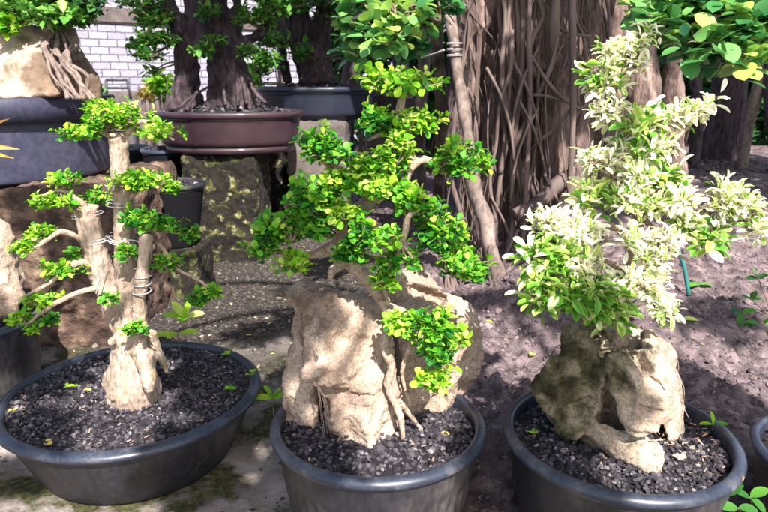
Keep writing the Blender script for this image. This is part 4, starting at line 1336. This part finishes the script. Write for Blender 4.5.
def big_bonsai(name, label, base, tubes, pads_, bark='bark_dark', vox=.009, disp=(('CLOUDS', .06, .035), ('CLOUDS', .02, .012)), roots=None, leafL=.03, lm='leaf_mid', att=None):
    t = bonsai_tree(name, label, base)
    mb = MB()
    for pts, rad in tubes:
        dm = np.mean([q[2] for q in pts])
        mb.tube([P(*q) for q in pts], [S(a * .8, dm) for a in rad], 14, wob=.25, seed=int(pts[0][0]))
        if rad[0] > 10:
            for k in range(9):
                an = rng.uniform(pi, 2 * pi)
                pp_ = []
                for (qx, qy, qd), rr in zip(pts, rad):
                    an += rng.normal(0, .35)
                    pp_.append(P(qx, qy, qd) + S(rr * .8, dm) * np.array([cos(an), sin(an), 0]))
                mb.tube(pp_, [S(max(1.5, rr * .2), dm) for rr in rad], 8, wob=.2, seed=k)
    o = obj('trunk', mb, M[bark], t)
    organic(o, vox, 2, disp)
    for pts, rad in roots or []:
        dm = np.mean([q[2] for q in pts])
        obj('root', MB().tube([P(*q) for q in pts], [S(a * .7, dm) for a in rad], 8, wob=.3, seed=int(pts[0][1])), M['bark_dark'], t)
    for px, py, d, a, b_, n, m_ in pads_:
        c_ = np.array([px, py])
        at_ = min([q for pts, _ in tubes for q in pts], key=lambda q: (q[0] - px) ** 2 + (q[1] - py) ** 2)
        pad(t, px, py, d, a, b_, n, m_, at_, length=leafL, wid=.6, per=6, tpl=T_OBO3, tw=.0016, freq=6, gate=.15)
    return t


dB = 3.08
tB = [([(180, 112, dB), (183, 90, dB), (186, 60, dB), (182, 30, dB), (170, 10, dB), (164, -20, dB)], [15, 12, 11, 11, 8, 6]),
      ([(186, 60, dB), (200, 40, dB), (194, 20, dB), (186, -10, dB)], [12, 9, 7, 5]),
      ([(196, 112, dB), (190, 90, dB), (193, 64, dB), (182, 40, dB)], [14, 10, 8, 6]),
      ([(222, 112, dB), (222, 85, dB), (218, 55, dB), (214, 25, dB), (210, -20, dB)], [19, 14, 11, 10, 9]),
      ([(240, 112, dB - .03), (236, 85, dB - .03), (232, 60, dB), (234, 40, dB), (222, 10, dB), (216, -20, dB)], [16, 12, 11, 10, 8, 7]),
      ([(256, 108, dB), (246, 85, dB), (236, 55, dB), (230, 30, dB), (200, 10, dB), (185, -20, dB)], [9, 8, 9, 8, 7, 6]),
      ([(234, 45, dB), (250, 40, dB), (264, 30, dB), (268, 5, dB), (262, -20, dB)], [9, 7, 6, 5, 4]),
      ([(205, 112, dB - .05), (215, 98, dB), (228, 84, dB)], [6, 6, 5]),
      ([(234, 40, dB), (238, 15, dB), (232, -20, dB)], [7, 6, 5])]
rB = [([(178, 108, dB - .18), (196, 94, dB - .1), (214, 84, dB - .06), (224, 76, dB)], [2.2, 2, 2]), ([(186, 110, dB - .18), (195, 96, dB - .12), (200, 82, dB)], [1.8, 1.8, 2]),
      ([(266, 103, dB - .1), (254, 90, dB - .06), (246, 70, dB)], [2.4, 3, 3]), ([(226, 105, dB - .16), (224, 90, dB - .1), (226, 72, dB - .05)], [2, 2.5, 2.5]), ([(238, 106, dB - .16), (238, 90, dB - .1), (234, 66, dB - .05)], [2.4, 3, 2.8]), ([(247, 104, dB - .14), (244, 88, dB - .08), (238, 62, dB - .04)], [2.2, 2.6, 2.6])]
pB = [(150, 20, 3.0, 22, 12, 40, 'leaf_mid'), (140, 40, 2.95, 16, 12, 34, 'leaf_mid'), (160, 38, 2.95, 20, 8, 34, 'leaf_mid'), (148, 54, 2.95, 18, 6, 20, 'leaf_mid'), (170, 16, 3.05, 14, 8, 18, 'leaf_mid'), (204, 48, 2.9, 14, 6, 16, 'leaf_mid'), (216, 40, 2.95, 12, 5, 12, 'leaf_mid'),
      (206, 10, 2.95, 14, 8, 14, 'leaf_mid'), (256, 16, 3.0, 26, 14, 50, 'leaf_mid'), (275, 10, 2.95, 18, 10, 26, 'leaf_mid'), (250, 50, 3.0, 16, 6, 18, 'leaf_mid'), (268, 60, 3.0, 22, 10, 34, 'leaf_mid'), (145, 3, 3.0, 26, 8, 36, 'leaf_mid'), (265, -6, 3.0, 34, 10, 40, 'leaf_mid'), (150, 70, 3.0, 12, 3, 6, 'leaf_mid'), (190, -60, 2.8, 60, 22, 90, 'leaf_mid'), (260, -70, 2.8, 60, 22, 90, 'leaf_mid'), (225, -120, 2.6, 80, 24, 120, 'leaf_mid'), (230, -190, 2.4, 90, 26, 120, 'leaf_mid')]
big_bonsai('mauve_pot_bonsai', 'dark gnarled twin trunk bonsai in the mauve pot', np.array([cB[0], cB[1], zB]), tB, pB, roots=rB)

# bonsai C in slate pot on grey block
dC = 3.75
RC = S(60, dC)
cC = np.array([P(317, 86, dC)[0], dC, 0])
zc0 = P(317, 121, dC - RC * .7)[2]
zc1 = P(317, 87, dC - RC * .7)[2]
bonsai_pot('slate blue faceted pot on the grey stone block', cC, RC, RC * .75, zc0, zc1, 'clay_blue', octo=1, flare=.86)
grit('dark grit in the slate blue pot', cC[0], cC[1], zc1 - .02, RC * .9, .04, .014, ICO1, ry=RC * .68)
tC = [([(318, 84, dC), (314, 60, dC), (306, 40, dC), (300, 10, dC), (296, -20, dC)], [20, 14, 11, 9, 8]), ([(312, 84, dC), (302, 62, dC), (290, 30, dC), (286, -20, dC)], [12, 8, 7, 6]), ([(326, 84, dC), (322, 60, dC), (324, 30, dC), (334, 0, dC), (340, -20, dC)], [12, 9, 8, 7, 6]),
      ([(302, 40, dC), (318, 24, dC), (322, -10, dC)], [8, 6, 5]), ([(288, 84, dC), (284, 60, dC), (278, 30, dC), (276, -20, dC)], [5, 5, 5, 4])]
rC = [([(300, 82, dC - .15), (308, 66, dC - .1), (312, 48, dC)], [2, 2, 2]), ([(322, 82, dC - .15), (320, 66, dC - .1), (318, 46, dC)], [2, 2, 2]), ([(334, 80, dC - .15), (328, 66, dC - .1), (322, 52, dC)], [2, 2, 2])]
pC = [(275, 40, 3.6, 24, 14, 40, 'leaf_mid'), (262, 68, 3.7, 16, 12, 24, 'leaf_mid'), (300, 52, 3.6, 14, 6, 14, 'leaf_mid'), (345, 20, 3.6, 20, 16, 44, 'leaf_mid'), (352, 50, 3.6, 24, 14, 44, 'leaf_dark'), (290, 5, 3.6, 30, 10, 40, 'leaf_mid'), (330, 0, 3.6, 30, 10, 40, 'leaf_dark'), (250, 80, 3.8, 14, 8, 14, 'leaf_yellow'), (310, -60, 3.3, 70, 24, 90, 'leaf_mid'), (330, -130, 3.0, 80, 24, 110, 'leaf_mid')]
big_bonsai('slate_pot_bonsai', 'dark multi stemmed bonsai in the slate blue pot', np.array([cC[0], cC[1], zc1]), tC, pC, roots=rC, leafL=.034)
a, b_ = P(286, 126, 3.4), P(345, 126, 3.4)
rough_block('stone_block', 'grey stone block under the slate blue pot', (a[0], 3.42, -.02), (b_[0], 4.0, zc0 - .004), 'greyblock', .015, .03)
a = P(262, 190, 3.7)
rough_block('stone_block', 'dark shaded block between the mossy pillar and the grey block', (P(262, 150, 3.7)[0], 3.7, -.02), (P(284, 150, 3.7)[0], 4.1, zc0 - .06), 'pillar', .015, .03)
# brown pot further back
cD = np.array([P(388, 95, 4.6)[0], 4.6, 0])
bonsai_pot('small brown glazed pot behind the slate blue pot', cD, S(32, 4.6), S(26, 4.6), P(388, 118, 4.4)[2], P(388, 94, 4.4)[2], 'clay_mauve')
grit('soil in the small brown glazed pot', cD[0], cD[1], P(388, 94, 4.4)[2] - .02, S(28, 4.6), .03, .02, ICO1, ry=S(23, 4.6))
rough_block('stone_block', 'low dark block under the small brown pot', (cD[0] - .15, 4.45, -.02), (cD[0] + .15, 4.75, P(388, 118, 4.4)[2] - .004), 'greyblock', .02, .03)
# tubs under / behind left bonsai
c_ = P(158, 188, 2.35)
zz = c_[2]
round_tub('squat black tub standing close beside the mossy pillar', c_[0], 2.5, S(34, 2.5), zz - .19, z0=.19, taper=.62, rm='plastic', mt='soot')
rough_block('stone_block', 'low dark block under the squat black tub', (c_[0] - .11, 2.40, -.02), (c_[0] + .11, 2.62, .188), 'pillar', .012, .02)
grit('dark soil in the squat tub beside the mossy pillar', c_[0], 2.5, zz - .015, S(30, 2.5), .01, .012, ICO1)
c_ = P(160, 152, 3.0)
round_tub('black tub farther back behind the squat black tub', c_[0], 3.2, S(32, 3.2), c_[2], taper=.8, mt='soot')
grit('dark soil in the black tub behind the squat tub', c_[0], 3.2, c_[2] - .015, S(28, 3.2), .01, .014, ICO1)
c_ = P(118, 148, 3.4)
round_tub('small black tub half hidden behind the pale trunk', c_[0], 3.5, S(26, 3.5), c_[2], taper=.8, mt='soot')

# ------------------------------------------------------------------ brick wall and things by it
def brick_mat():
    m = mat('white_painted_brick', [(.3, (.7, .68, .72)), (.7, (.9, .88, .92))], scale=3, rough=.9, bump=.6, bscale=30, bdist=.02, cols2=[(.3, (.5, .48, .5)), (.7, (.75, .72, .75))], scale2=1.2, f2=(.5, .7))
    N, L = m.node_tree.nodes, m.node_tree.links
    b = N['Principled BSDF']
    br = N.new('ShaderNodeTexBrick')
    br.inputs['Scale'].default_value = 1
    br.inputs['Brick Width'].default_value = .19
    br.inputs['Row Height'].default_value = .078
    br.inputs['Mortar Size'].default_value = .006
    br.inputs['Color1'].default_value = (.29, .275, .325, 1)
    br.inputs['Color2'].default_value = (.38, .36, .415, 1)
    br.inputs['Mortar'].default_value = (.11, .10, .14, 1)
    tc = N.new('ShaderNodeTexCoord')
    L.new(tc.outputs['UV'], br.inputs['Vector'])
    mx = N.new('ShaderNodeMix')
    mx.data_type = 'RGBA'
    mx.blend_type = 'MULTIPLY'
    mx.inputs[0].default_value = .5
    old = b.inputs['Base Color'].links[0].from_socket
    L.new(br.outputs[0], mx.inputs[6])
    L.new(old, mx.inputs[7])
    L.new(mx.outputs[2], b.inputs['Base Color'])
    b2 = N.new('ShaderNodeBump')
    b2.invert = True
    b2.inputs['Strength'].default_value = 1
    b2.inputs['Distance'].default_value = .012
    L.new(br.outputs['Fac'], b2.inputs['Height'])
    L.new(b.inputs['Normal'].links[0].from_socket, b2.inputs['Normal'])
    L.new(b2.outputs[0], b.inputs['Normal'])
    nz = N.new('ShaderNodeTexNoise')
    nz.inputs['Scale'].default_value = 22
    L.new(tc.outputs['UV'], nz.inputs['Vector'])
    va = N.new('ShaderNodeVectorMath')
    va.operation = 'MULTIPLY_ADD'
    va.inputs[1].default_value = (.014, .014, 0)
    L.new(nz.outputs[1], va.inputs[0])
    L.new(tc.outputs['UV'], va.inputs[2])
    L.new(va.outputs[0], br.inputs['Vector'])
    return m


wallT = thing('brick_wall', 'lilac white painted brick wall with a grey concrete band', 'wall', (-3.3, 7, 0))
wa, wb_ = np.array([-5.5, 5.2]), np.array([1.6, 11.2])
dirw = nrm(wb_ - wa)
nw = np.array([dirw[1], -dirw[0]])
Lw = np.linalg.norm(wb_ - wa)
wm = MB()
c4 = [np.array([*(wa), 0]), np.array([*(wb_), 0]), np.array([*(wb_ - nw * .2), 0]), np.array([*(wa - nw * .2), 0])]
wm.add(np.array(c4 + [q + (0, 0, 3.6) for q in c4]), np.array([[0, 1, 5, 4], [1, 2, 6, 5], [2, 3, 7, 6], [3, 0, 4, 7], [4, 5, 6, 7]]))
wo = obj('brick_face', wm, brick_mat(), wallT, smooth=False)
uv = wo.data.uv_layers.new(name='UVMap')
cu = []
for poly in wo.data.polygons:
    for li in poly.loop_indices:
        v = wo.data.vertices[wo.data.loops[li].vertex_index].co
        q = np.array(v) + origin_of(wallT)
        cu += [float(np.dot(q[:2] - wa, dirw)), float(q[2])]
uv.data.foreach_set('uv', cu)
zb1 = .82 + .60
bm2 = MB()
c4 = [np.array([*(wa + nw * .03), zb1]), np.array([*(wb_ + nw * .03), zb1]), np.array([*(wb_ + nw * .002), zb1]), np.array([*(wa + nw * .002), zb1])]
bm2.add(np.array(c4 + [q + (0, 0, .15) for q in c4]), np.array([[0, 1, 5, 4], [1, 2, 6, 5], [2, 3, 7, 6], [3, 0, 4, 7], [4, 5, 6, 7], [3, 2, 1, 0]]))
obj('concrete_band', bm2, M['greyblock'], wallT, smooth=False)

bt = thing('metal_bench', 'low black metal rack standing before the brick wall', 'rack', P(122, 100, 5.6) * (1, 1, 0))
rk = MB()
for (x0, y0, x1, y1) in ((106, 80, 127, 80), (106, 80, 107, 100), (127, 80, 131, 100), (107, 88, 129, 88)):
    rk.tube([P(x0, y0, 5.6), P(x1, y1, 5.6)], .012, 6)
for px in (107, 131):
    q = P(px, 99, 5.6)
    rk.tube([q, q * (1, 1, 0)], .012, 6)
obj('frame', rk, M['metal_dark'], bt)
a, b_ = P(104, 100, 5.9), P(150, 92, 5.9)
blk = MB().box((a[0], 5.9, 0), (b_[0] + .1, 6.3, b_[2]))
tag(obj('concrete_ledge', blk, M['greyblock'], smooth=False), 'low grey concrete ledge at the foot of the brick wall', 'ledge')


def bush(name, label, px, py, d, a, b_, n, m, L=.05, tpl=T_OBO3, cat='shrub', group=None, trunk=None, per=6, freq=3, wid=.55, spread=(30, 90), stems=7, zfloor=0.0):
    c_ = P(px, py, d)
    base = np.array([c_[0], c_[1], zfloor])
    t = thing(name, label, cat, base, group)
    sb = MB()
    rx, rz = S(a, d), S(b_, d)
    for k in range(stems):
        e = c_ + rng.uniform(-.7, .7, 3) * (rx, rx * .6, rz)
        sb.tube([base + rng.normal(0, .02, 3) * (1, 1, 0), (base + e) / 2 + rng.normal(0, .05 * rz, 3), e], [.018 if trunk is None else trunk, .008, .004], 7)
    obj('stem', sb, M['bark_aerial'], t)
    clump(t, c_ - (0, 0, rz * .5), c_, rx, rx * .7, rz, n, M[m], tpl, L, wid, per, twig=False, freq=freq, gate=.12, flatb=False, spread=spread)
    return t


bush('potted_shrub', 'yellow green shrub before the brick wall', 160, 84, 5.2, 12, 14, 45, 'leaf_yellow', .06)
bush('potted_shrub', 'orange tinged shrub by the end of the low rack', 146, 92, 5.4, 10, 5, 20, 'leaf_dry', .05)
bush('potted_shrub', 'small dark green shrub behind the rim of the navy tub', 98, 92, 4.6, 8, 5, 20, 'leaf_mid', .05)
bush('potted_shrub', 'yellow green shrub behind the slate pot bonsai', 252, 76, 5.0, 14, 14, 46, 'leaf_yellow', .06)

# ------------------------------------------------------------------ the big ficus
fb = onG(530, 300)
ft = thing('ficus_tree', 'massive ficus trunk wrapped in hanging aerial roots', 'tree', (P(545, 250, 2.7)[0], 2.7, .05))
dF = 2.72
cols = [([(476, -60, dF), (474, 60, dF), (478, 150, dF), (474, 220, dF), (462, 310, dF - .05)], [17, 17, 16, 19, 30]),
        ([(500, -60, dF - .02), (494, 40, dF), (498, 150, dF - .02), (500, 240, dF), (505, 315, dF - .05)], [15, 17, 18, 18, 24]),
        ([(540, -60, dF + .1), (538, 60, dF + .1), (543, 160, dF + .05), (545, 240, dF + .05), (540, 320, dF)], [38, 36, 34, 34, 40]),
        ([(560, 70, dF - .08), (562, 130, dF - .1), (562, 200, dF - .08), (560, 300, dF - .08)], [24, 26, 26, 30]),
        ([(590, -60, dF + .2), (588, 60, dF + .2), (600, 160, dF + .2), (610, 300, dF + .1)], [34, 34, 34, 40]),
        ([(640, -60, dF + .3), (640, 60, dF + .3), (646, 160, dF + .25), (655, 290, dF + .2)], [16, 17, 18, 24]),
        ([(676, 30, dF + .3), (673, 100, dF + .3), (676, 200, dF + .25)], [9, 10, 14]),
        ([(620, -60, dF + .35), (626, 60, dF + .35), (660, 0, dF + .3)], [26, 22, 18])]
mb = MB()
for pts, rad in cols:
    mb.tube([P(*q) for q in pts], [S(a, dF) for a in rad], 18, step=.04, wob=.2, seed=int(pts[0][0]))
o = obj('trunk', mb, M['bark_ficus'], ft)
organic(o, .012, 3, [('CLOUDS', .25, .05), ('CLOUDS', .06, .02)])


def aroot(pts, r, w=.12):
    dm = dF - .2
    obj('aerial_root', MB().tube([P(*q) for q in pts], [S(a, dm) for a in (r if hasattr(r, '__len__') else [r])], 7, step=.02, wob=w, seed=int(pts[0][0] * 3 + pts[-1][0])) if True else None, M['bark_aerial'], ft)


aroot([(556, -30, 2.42), (555, 20, 2.42), (552, 66, 2.5)], [5, 5, 4.5], .06)
aroot([(530, -20, 2.42), (529, 40, 2.42), (530, 100, 2.44), (527, 170, 2.44), (523, 240, 2.44), (520, 300, 2.44)], [2, 2.4, 2.4, 2.4])
aroot([(572, -20, 2.4), (573, 50, 2.4), (573, 120, 2.42), (570, 180, 2.45), (569, 215, 2.45)], [3.4, 3, 3, 2.4])
aroot([(530, 54, 2.44), (545, 78, 2.44), (560, 96, 2.42), (572, 104, 2.42)], 1.8)
aroot([(527, 95, 2.46), (545, 96, 2.45), (568, 102, 2.42), (582, 108, 2.44), (596, 88, 2.5)], 1.8)
aroot([(572, 108, 2.44), (555, 128, 2.46), (538, 142, 2.47), (522, 158, 2.5)], 1.6)
aroot([(515, 215, 2.42), (535, 205, 2.44), (556, 186, 2.46), (574, 170, 2.5)], [7, 7.5, 8, 6])
aroot([(560, 30, 2.45), (572, 34, 2.42), (590, 36, 2.44)], 1.4)
nr = 0
for k in range(36):
    zone = rng.choice(6, p=[.12, .46, .18, .1, .06, .08])
    x0 = [rng.uniform(457, 472), rng.normal(514, 8), rng.uniform(530, 566), rng.normal(575, 2.5), rng.uniform(474, 500), rng.uniform(590, 606)][zone]
    bulge = [2.56, 2.50, 2.46, 2.46, 2.57, 2.6][zone] + rng.uniform(-.04, .03)
    y0, y1 = (-25, rng.uniform(60, 105)) if zone == 2 else (-25, rng.uniform(120, 300)) if rng.uniform() < .7 else (rng.uniform(0, 150), rng.uniform(220, 312))
    n_ = 6
    yy = np.linspace(y0, y1, n_)
    xx = x0 + np.cumsum(rng.normal(0, 7.0, n_)) + (yy > 240) * rng.normal(0, 10)
    aroot([(a, b2, bulge + rng.normal(0, .012) - .10 * max(0, (b2 - 250) / 60)) for a, b2 in zip(xx, yy)], rng.choice([.8, 1.2, 1.8, 2.6]), .25)
for k in range(9):  # diagonals and base loops
    x0 = rng.uniform(470, 570)
    y0 = rng.uniform(20, 240)
    s_ = rng.choice([-1, 1])
    aroot([(x0, y0, 2.45), (x0 + s_ * 14, y0 + 28, 2.43), (x0 + s_ * 24, y0 + 62, 2.45), (x0 + s_ * 28, y0 + 95, 2.46)], rng.uniform(.8, 1.5), .15)
for k in range(10):
    x0 = rng.uniform(448, 515)
    aroot([(x0 + 14, 235 + rng.uniform(-10, 10), 2.42), (x0 + 2, 255, 2.36), (x0 - 3, 280, 2.33), (x0 + rng.uniform(-4, 8), 308, 2.3)], rng.uniform(.9, 1.8), .15)
fr = MB()
for k in range(120):
    x0 = rng.choice([rng.uniform(456, 474), rng.normal(513, 9), rng.normal(513, 9), rng.uniform(530, 570), rng.uniform(572, 606)])
    b0 = 2.52 + .0009 * abs(x0 - 520) + rng.uniform(-.02, .04)
    y0 = rng.uniform(-30, 200) if x0 < 540 else rng.uniform(-60, 10)
    y1 = y0 + rng.uniform(60, 130)
    yy = np.linspace(y0, min(y1, 305), 5)
    xx = x0 + np.cumsum(rng.normal(0, 4, 5))
    fr.tube([P(a, b2, b0) for a, b2 in zip(xx, yy)], S(rng.uniform(.4, .8), 2.5), 5, step=.03)
fo = obj('fine_roots', fr, M['bark_aerial'], ft)
fo['kind'] = 'stuff'

# leaning grey limb tied to the ficus
lt = thing('leaning_pole', 'smooth grey crooked pole leaning beside the ficus trunk', 'pole', onG(500, 302))
pl = [(503, 304, 2.30), (497, 272, 2.28), (488, 246, 2.28), (487, 224, 2.30), (474, 190, 2.32), (468, 140, 2.34), (461, 90, 2.38), (453, 40, 2.42), (449, 10, 2.45), (444, -30, 2.48)]
o = obj('pole_wood', MB().tube([P(*q) for q in pl], [S(a, 2.35) for a in (9, 7.5, 7, 8, 7, 6, 5.8, 5.5, 5.5, 5)], 14, step=.02, wob=.25), M['bark_grey'], lt)
wbm = MB()
for yy in (44, 50, 56):
    coil(None, (454.5, yy, 2.41), (454.5, yy - 1, 2.41), 7, 1.2, .003, 2.4, lt)
wbm.tube([P(444, 50, 2.36), P(434, 54, 2.4), (P(424, 57, 2.5))], .004, 6)
obj('binding_wire', wbm, M['wire'], lt)
aroot([(490, 245, 2.25), (488, 270, 2.24), (498, 300, 2.23), (512, 300, 2.3), (514, 260, 2.34)], 1.2)

# ------------------------------------------------------------------ background trunks, trees and shrubs
def bgtrunk(label, pts, rad, m='bark_dark', name='tree_trunk', group='trunks in the shade behind', wob=.1):
    ps = [P(*q) for q in pts]
    b = ps[0].copy()
    b[2] = -.02
    tt = [b] + ps
    dm = pts[0][2]
    o = obj(name, MB().tube(tt, [S(a, dm) for a in [rad[0] * 1.25] + list(rad)], 14, step=.06, wob=wob, seed=int(pts[0][0])), M[m])
    return tag(o, label, 'tree trunk', group)


bgtrunk('slim dark trunk left of the leaning grey pole', [(440, 188, 4.0), (442, 120, 4.0), (438, 60, 4.05), (430, -20, 4.1)], [7, 7, 6, 5], 'brown_block')
bgtrunk('dark trunk behind the crown of the middle bonsai', [(420, 190, 4.3), (420, 130, 4.3), (424, 60, 4.3), (428, -20, 4.3)], [6, 6, 6, 6], 'bark_ficus')
bgtrunk('forked dark trunk right of the small brown pot', [(405, 185, 5.0), (406, 130, 5), (402, 70, 5), (380, -20, 5)], [9, 8, 8, 7])
bgtrunk('thick shaded trunk at right beyond the soil bank', [(722, 165, 4.2), (726, 110, 4.2), (730, 60, 4.2), (728, -20, 4.2)], [20, 18, 16, 16], 'bark_dark')
bgtrunk('pale leaning stem in front of the thick shaded trunk', [(744, 152, 3.9), (752, 110, 3.9), (760, 80, 3.9), (762, 40, 3.95), (752, -10, 4)], [5, 5.5, 6, 5, 4], 'bark_grey')
bgtrunk('dark stem at the far right edge', [(778, 160, 3.7), (772, 110, 3.8), (768, 60, 3.9), (768, -20, 4)], [8, 7, 6, 6])
bgtrunk('narrow shaded trunk just right of the ficus roots', [(694, 160, 4.0), (698, 110, 4), (694, 60, 4), (700, -20, 4)], [6, 5, 6, 6])
bgtrunk('dark double trunk between the slate pot and the ficus', [(455, 180, 5.4), (452, 110, 5.4), (460, 30, 5.4), (470, -20, 5.4)], [10, 9, 9, 9])
bgtrunk('dark trunk at left behind the mauve pot bonsai', [(345, 130, 5.2), (352, 60, 5.2), (362, -20, 5.2)], [9, 8, 7])

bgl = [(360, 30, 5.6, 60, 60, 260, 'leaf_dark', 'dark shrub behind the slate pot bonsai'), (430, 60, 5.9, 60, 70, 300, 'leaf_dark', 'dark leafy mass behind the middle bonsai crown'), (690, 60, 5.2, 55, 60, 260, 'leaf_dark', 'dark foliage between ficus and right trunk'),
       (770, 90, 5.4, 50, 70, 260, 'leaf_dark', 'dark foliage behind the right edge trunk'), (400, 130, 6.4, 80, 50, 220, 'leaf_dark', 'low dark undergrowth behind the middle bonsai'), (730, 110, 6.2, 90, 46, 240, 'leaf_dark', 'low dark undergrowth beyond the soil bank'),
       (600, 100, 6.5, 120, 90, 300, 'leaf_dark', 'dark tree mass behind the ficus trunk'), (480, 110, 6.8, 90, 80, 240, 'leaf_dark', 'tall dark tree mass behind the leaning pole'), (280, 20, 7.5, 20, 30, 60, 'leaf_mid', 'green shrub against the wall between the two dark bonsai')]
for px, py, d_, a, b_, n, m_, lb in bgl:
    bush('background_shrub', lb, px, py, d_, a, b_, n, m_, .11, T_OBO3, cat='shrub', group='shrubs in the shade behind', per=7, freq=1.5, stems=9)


# hanging ficus branches
def leafy_branch(label, root, pts_list, spots, L, m='leaf_ficus', wid=.74, group=None, rm=.5, per=6, name='ficus_branch'):
    t = thing(name, label, 'branch', root)
    for pts in pts_list:
        obj('limb', MB().tube([P(*q) for q in pts], [.012, .008, .004], 8, step=.03, wob=.1), M['bark_aerial'], t)
    for (px, py, d, a, b_, n, r_) in spots:
        c_ = P(px, py, d)
        rx, rz = S(a, d), S(b_, d)
        clump(t, min([P(*q) for pts in pts_list for q in pts], key=lambda g: np.linalg.norm(g - c_)), c_, rx, rx * .8, rz, int(n * .8), M[m], T_OVAL, L, wid, per, tw=.0014, freq=6, gate=.08, flatb=False, rmean=r_, rsd=.15, spread=(45, 95), stem=.3, edge=.05, up=.9)
    return t


leafy_branch('leafy ficus branch hanging over the middle bonsai', P(410, -40, 2.0), [[(410, -40, 2.0), (400, 0, 1.95), (385, 25, 1.9)], [(400, 0, 1.95), (425, 15, 1.95), (440, 22, 2.0)], [(395, 5, 1.9), (370, 12, 1.9), (352, 20, 1.9)]],
             [(400, 10, 1.9, 38, 14, 22, .75), (385, 32, 1.88, 30, 16, 20, .7), (355, 20, 1.95, 18, 20, 18, .45), (432, 14, 2.05, 26, 18, 20, .3), (360, 48, 2.1, 22, 16, 18, .3), (412, 38, 2.1, 24, 18, 20, .25), (375, -4, 1.95, 40, 12, 20, .5), (440, -6, 2.0, 30, 10, 16, .35)], .043)
leafy_branch('round leaved ficus branch hanging in at the top right', P(730, -50, 1.75), [[(730, -50, 1.75), (715, 0, 1.7), (690, 28, 1.68)], [(715, 0, 1.7), (745, 25, 1.65), (760, 50, 1.62)], [(715, -5, 1.7), (668, 8, 1.75), (645, 10, 1.8)]],
             [(700, 40, 1.65, 36, 12, 20, .5), (662, 14, 1.72, 28, 14, 20, .45), (725, 14, 1.7, 40, 14, 26, .55), (750, 52, 1.62, 18, 12, 11, .8), (755, 18, 1.65, 24, 16, 20, .4), (690, 4, 1.75, 40, 14, 24, .3), (715, 48, 1.8, 30, 12, 14, .1), (648, 2, 1.9, 20, 10, 12, .6), (730, -12, 1.7, 50, 12, 24, .4)], .050)


# ------------------------------------------------------------------ added unseen tree behind the photographer, leaf clumps placed to cast shade
st = thing('added_shade_tree', 'added unseen leafy tree casting dappled shade from behind the viewpoint', 'tree', (1.9, -1.6, 0))
tb = MB()
tb.tube([(1.9, -1.6, -.02), (1.85, -1.55, 1.2), (1.7, -1.3, 2.4), (1.3, -.8, 3.3)], [.16, .13, .11, .08], 14, wob=.12)
obj('trunk', tb, M['bark_ficus'], st)
shade = []


def shadow_clump(px, py, d, h, rad, n, L=.06):
    p0 = P(px, py, d)
    t_ = (h - p0[2]) / SUN_TO[2]
    c_ = p0 + SUN_TO * t_
    shade.append(c_)
    return clump(st, c_, c_, rad, rad, rad * .45, n, M['leaf_ficus'], T_OVAL, L, .55, 7, twig=False, freq=5, gate=.0, flatb=False)


# (pixel whose surface lies in shade, clump height, radius, shoots)
for px, py, d_, h_, rad, n in [
    (225, 380, 1.35, 2.1, .20, 70), (190, 350, 1.5, 2.2, .16, 45), (215, 460, 1.1, 2.1, .16, 50), (290, 370, 1.3, 2.2, .07, 12), (290, 480, 1.1, 2.1, .10, 24),
    (270, 320, 2.0, 2.3, .18, 40), (540, 400, 1.0, 2.1, .13, 40), (570, 470, .9, 2.2, .12, 36), (485, 420, 1.2, 2.2, .10, 30), (500, 460, 1.1, 2.1, .12, 40),
    (30, 380, 1.4, 2.2, .10, 20), (20, 450, 1.2, 2.1, .12, 24), (700, 420, 1.1, 2.2, .06, 8), (740, 300, 1.7, 2.4, .18, 30),
    (10, 380, 1.7, 2.3, .15, 36), (60, 150, 1.9, 2.6, .12, 20), (30, 180, 1.9, 2.6, .12, 22), (90, 250, 1.95, 2.5, .14, 26)]:
    shadow_clump(px, py, d_, h_, rad, n)
for k, c_ in enumerate(shade):
    if k % 2 == 0:
        obj('limb', MB().tube([(1.3, -.8, 3.3), (np.array([1.3, -.8, 3.3]) + c_) / 2 + (0, 0, .35), c_], [.04, .02, .006], 8, step=.08, wob=.1), M['bark_ficus'], st)
# ficus crown above the frame, shading the back of the yard
cr = [((-.3, 1.9, 2.8), .7, 200), ((1.15, .95, 2.7), .26, 40), ((1.75, .7, 2.7), .4, 70), ((.6, 2.4, 2.9), .9, 260), ((1.7, 2.1, 2.9), .9, 260), ((2.8, 1.4, 2.9), .9, 200), ((2.5, 2.3, 2.8), .7, 160), ((-.5, 2.6, 2.8), .5, 100), ((2.6, 3.2, 3.2), 1.2, 240), ((1.2, 3.8, 3.3), 1.2, 260), ((-.4, 3.4, 3.2), 1.0, 230), ((.2, 4.8, 3.6), 1.3, 240)]
tf = np.array([P(545, -60, dF)[0], dF, P(545, -60, dF)[2]])
for c_, rr, n in cr:
    c_ = np.array(c_, float)
    clump(ft, c_, c_, rr, rr, rr * .4, n, M['leaf_ficus'], T_OBO3, .13, .62, 8, name='foliage', twig=False, freq=1.6, gate=.05, flatb=False)
    obj('limb', MB().tube([tf + (rng.normal(0, .12), rng.normal(0, .08), -.05), (tf + c_) / 2 + (0, 0, .2), c_], [.09, .05, .02], 10, step=.1, wob=.1), M['bark_ficus'], ft)
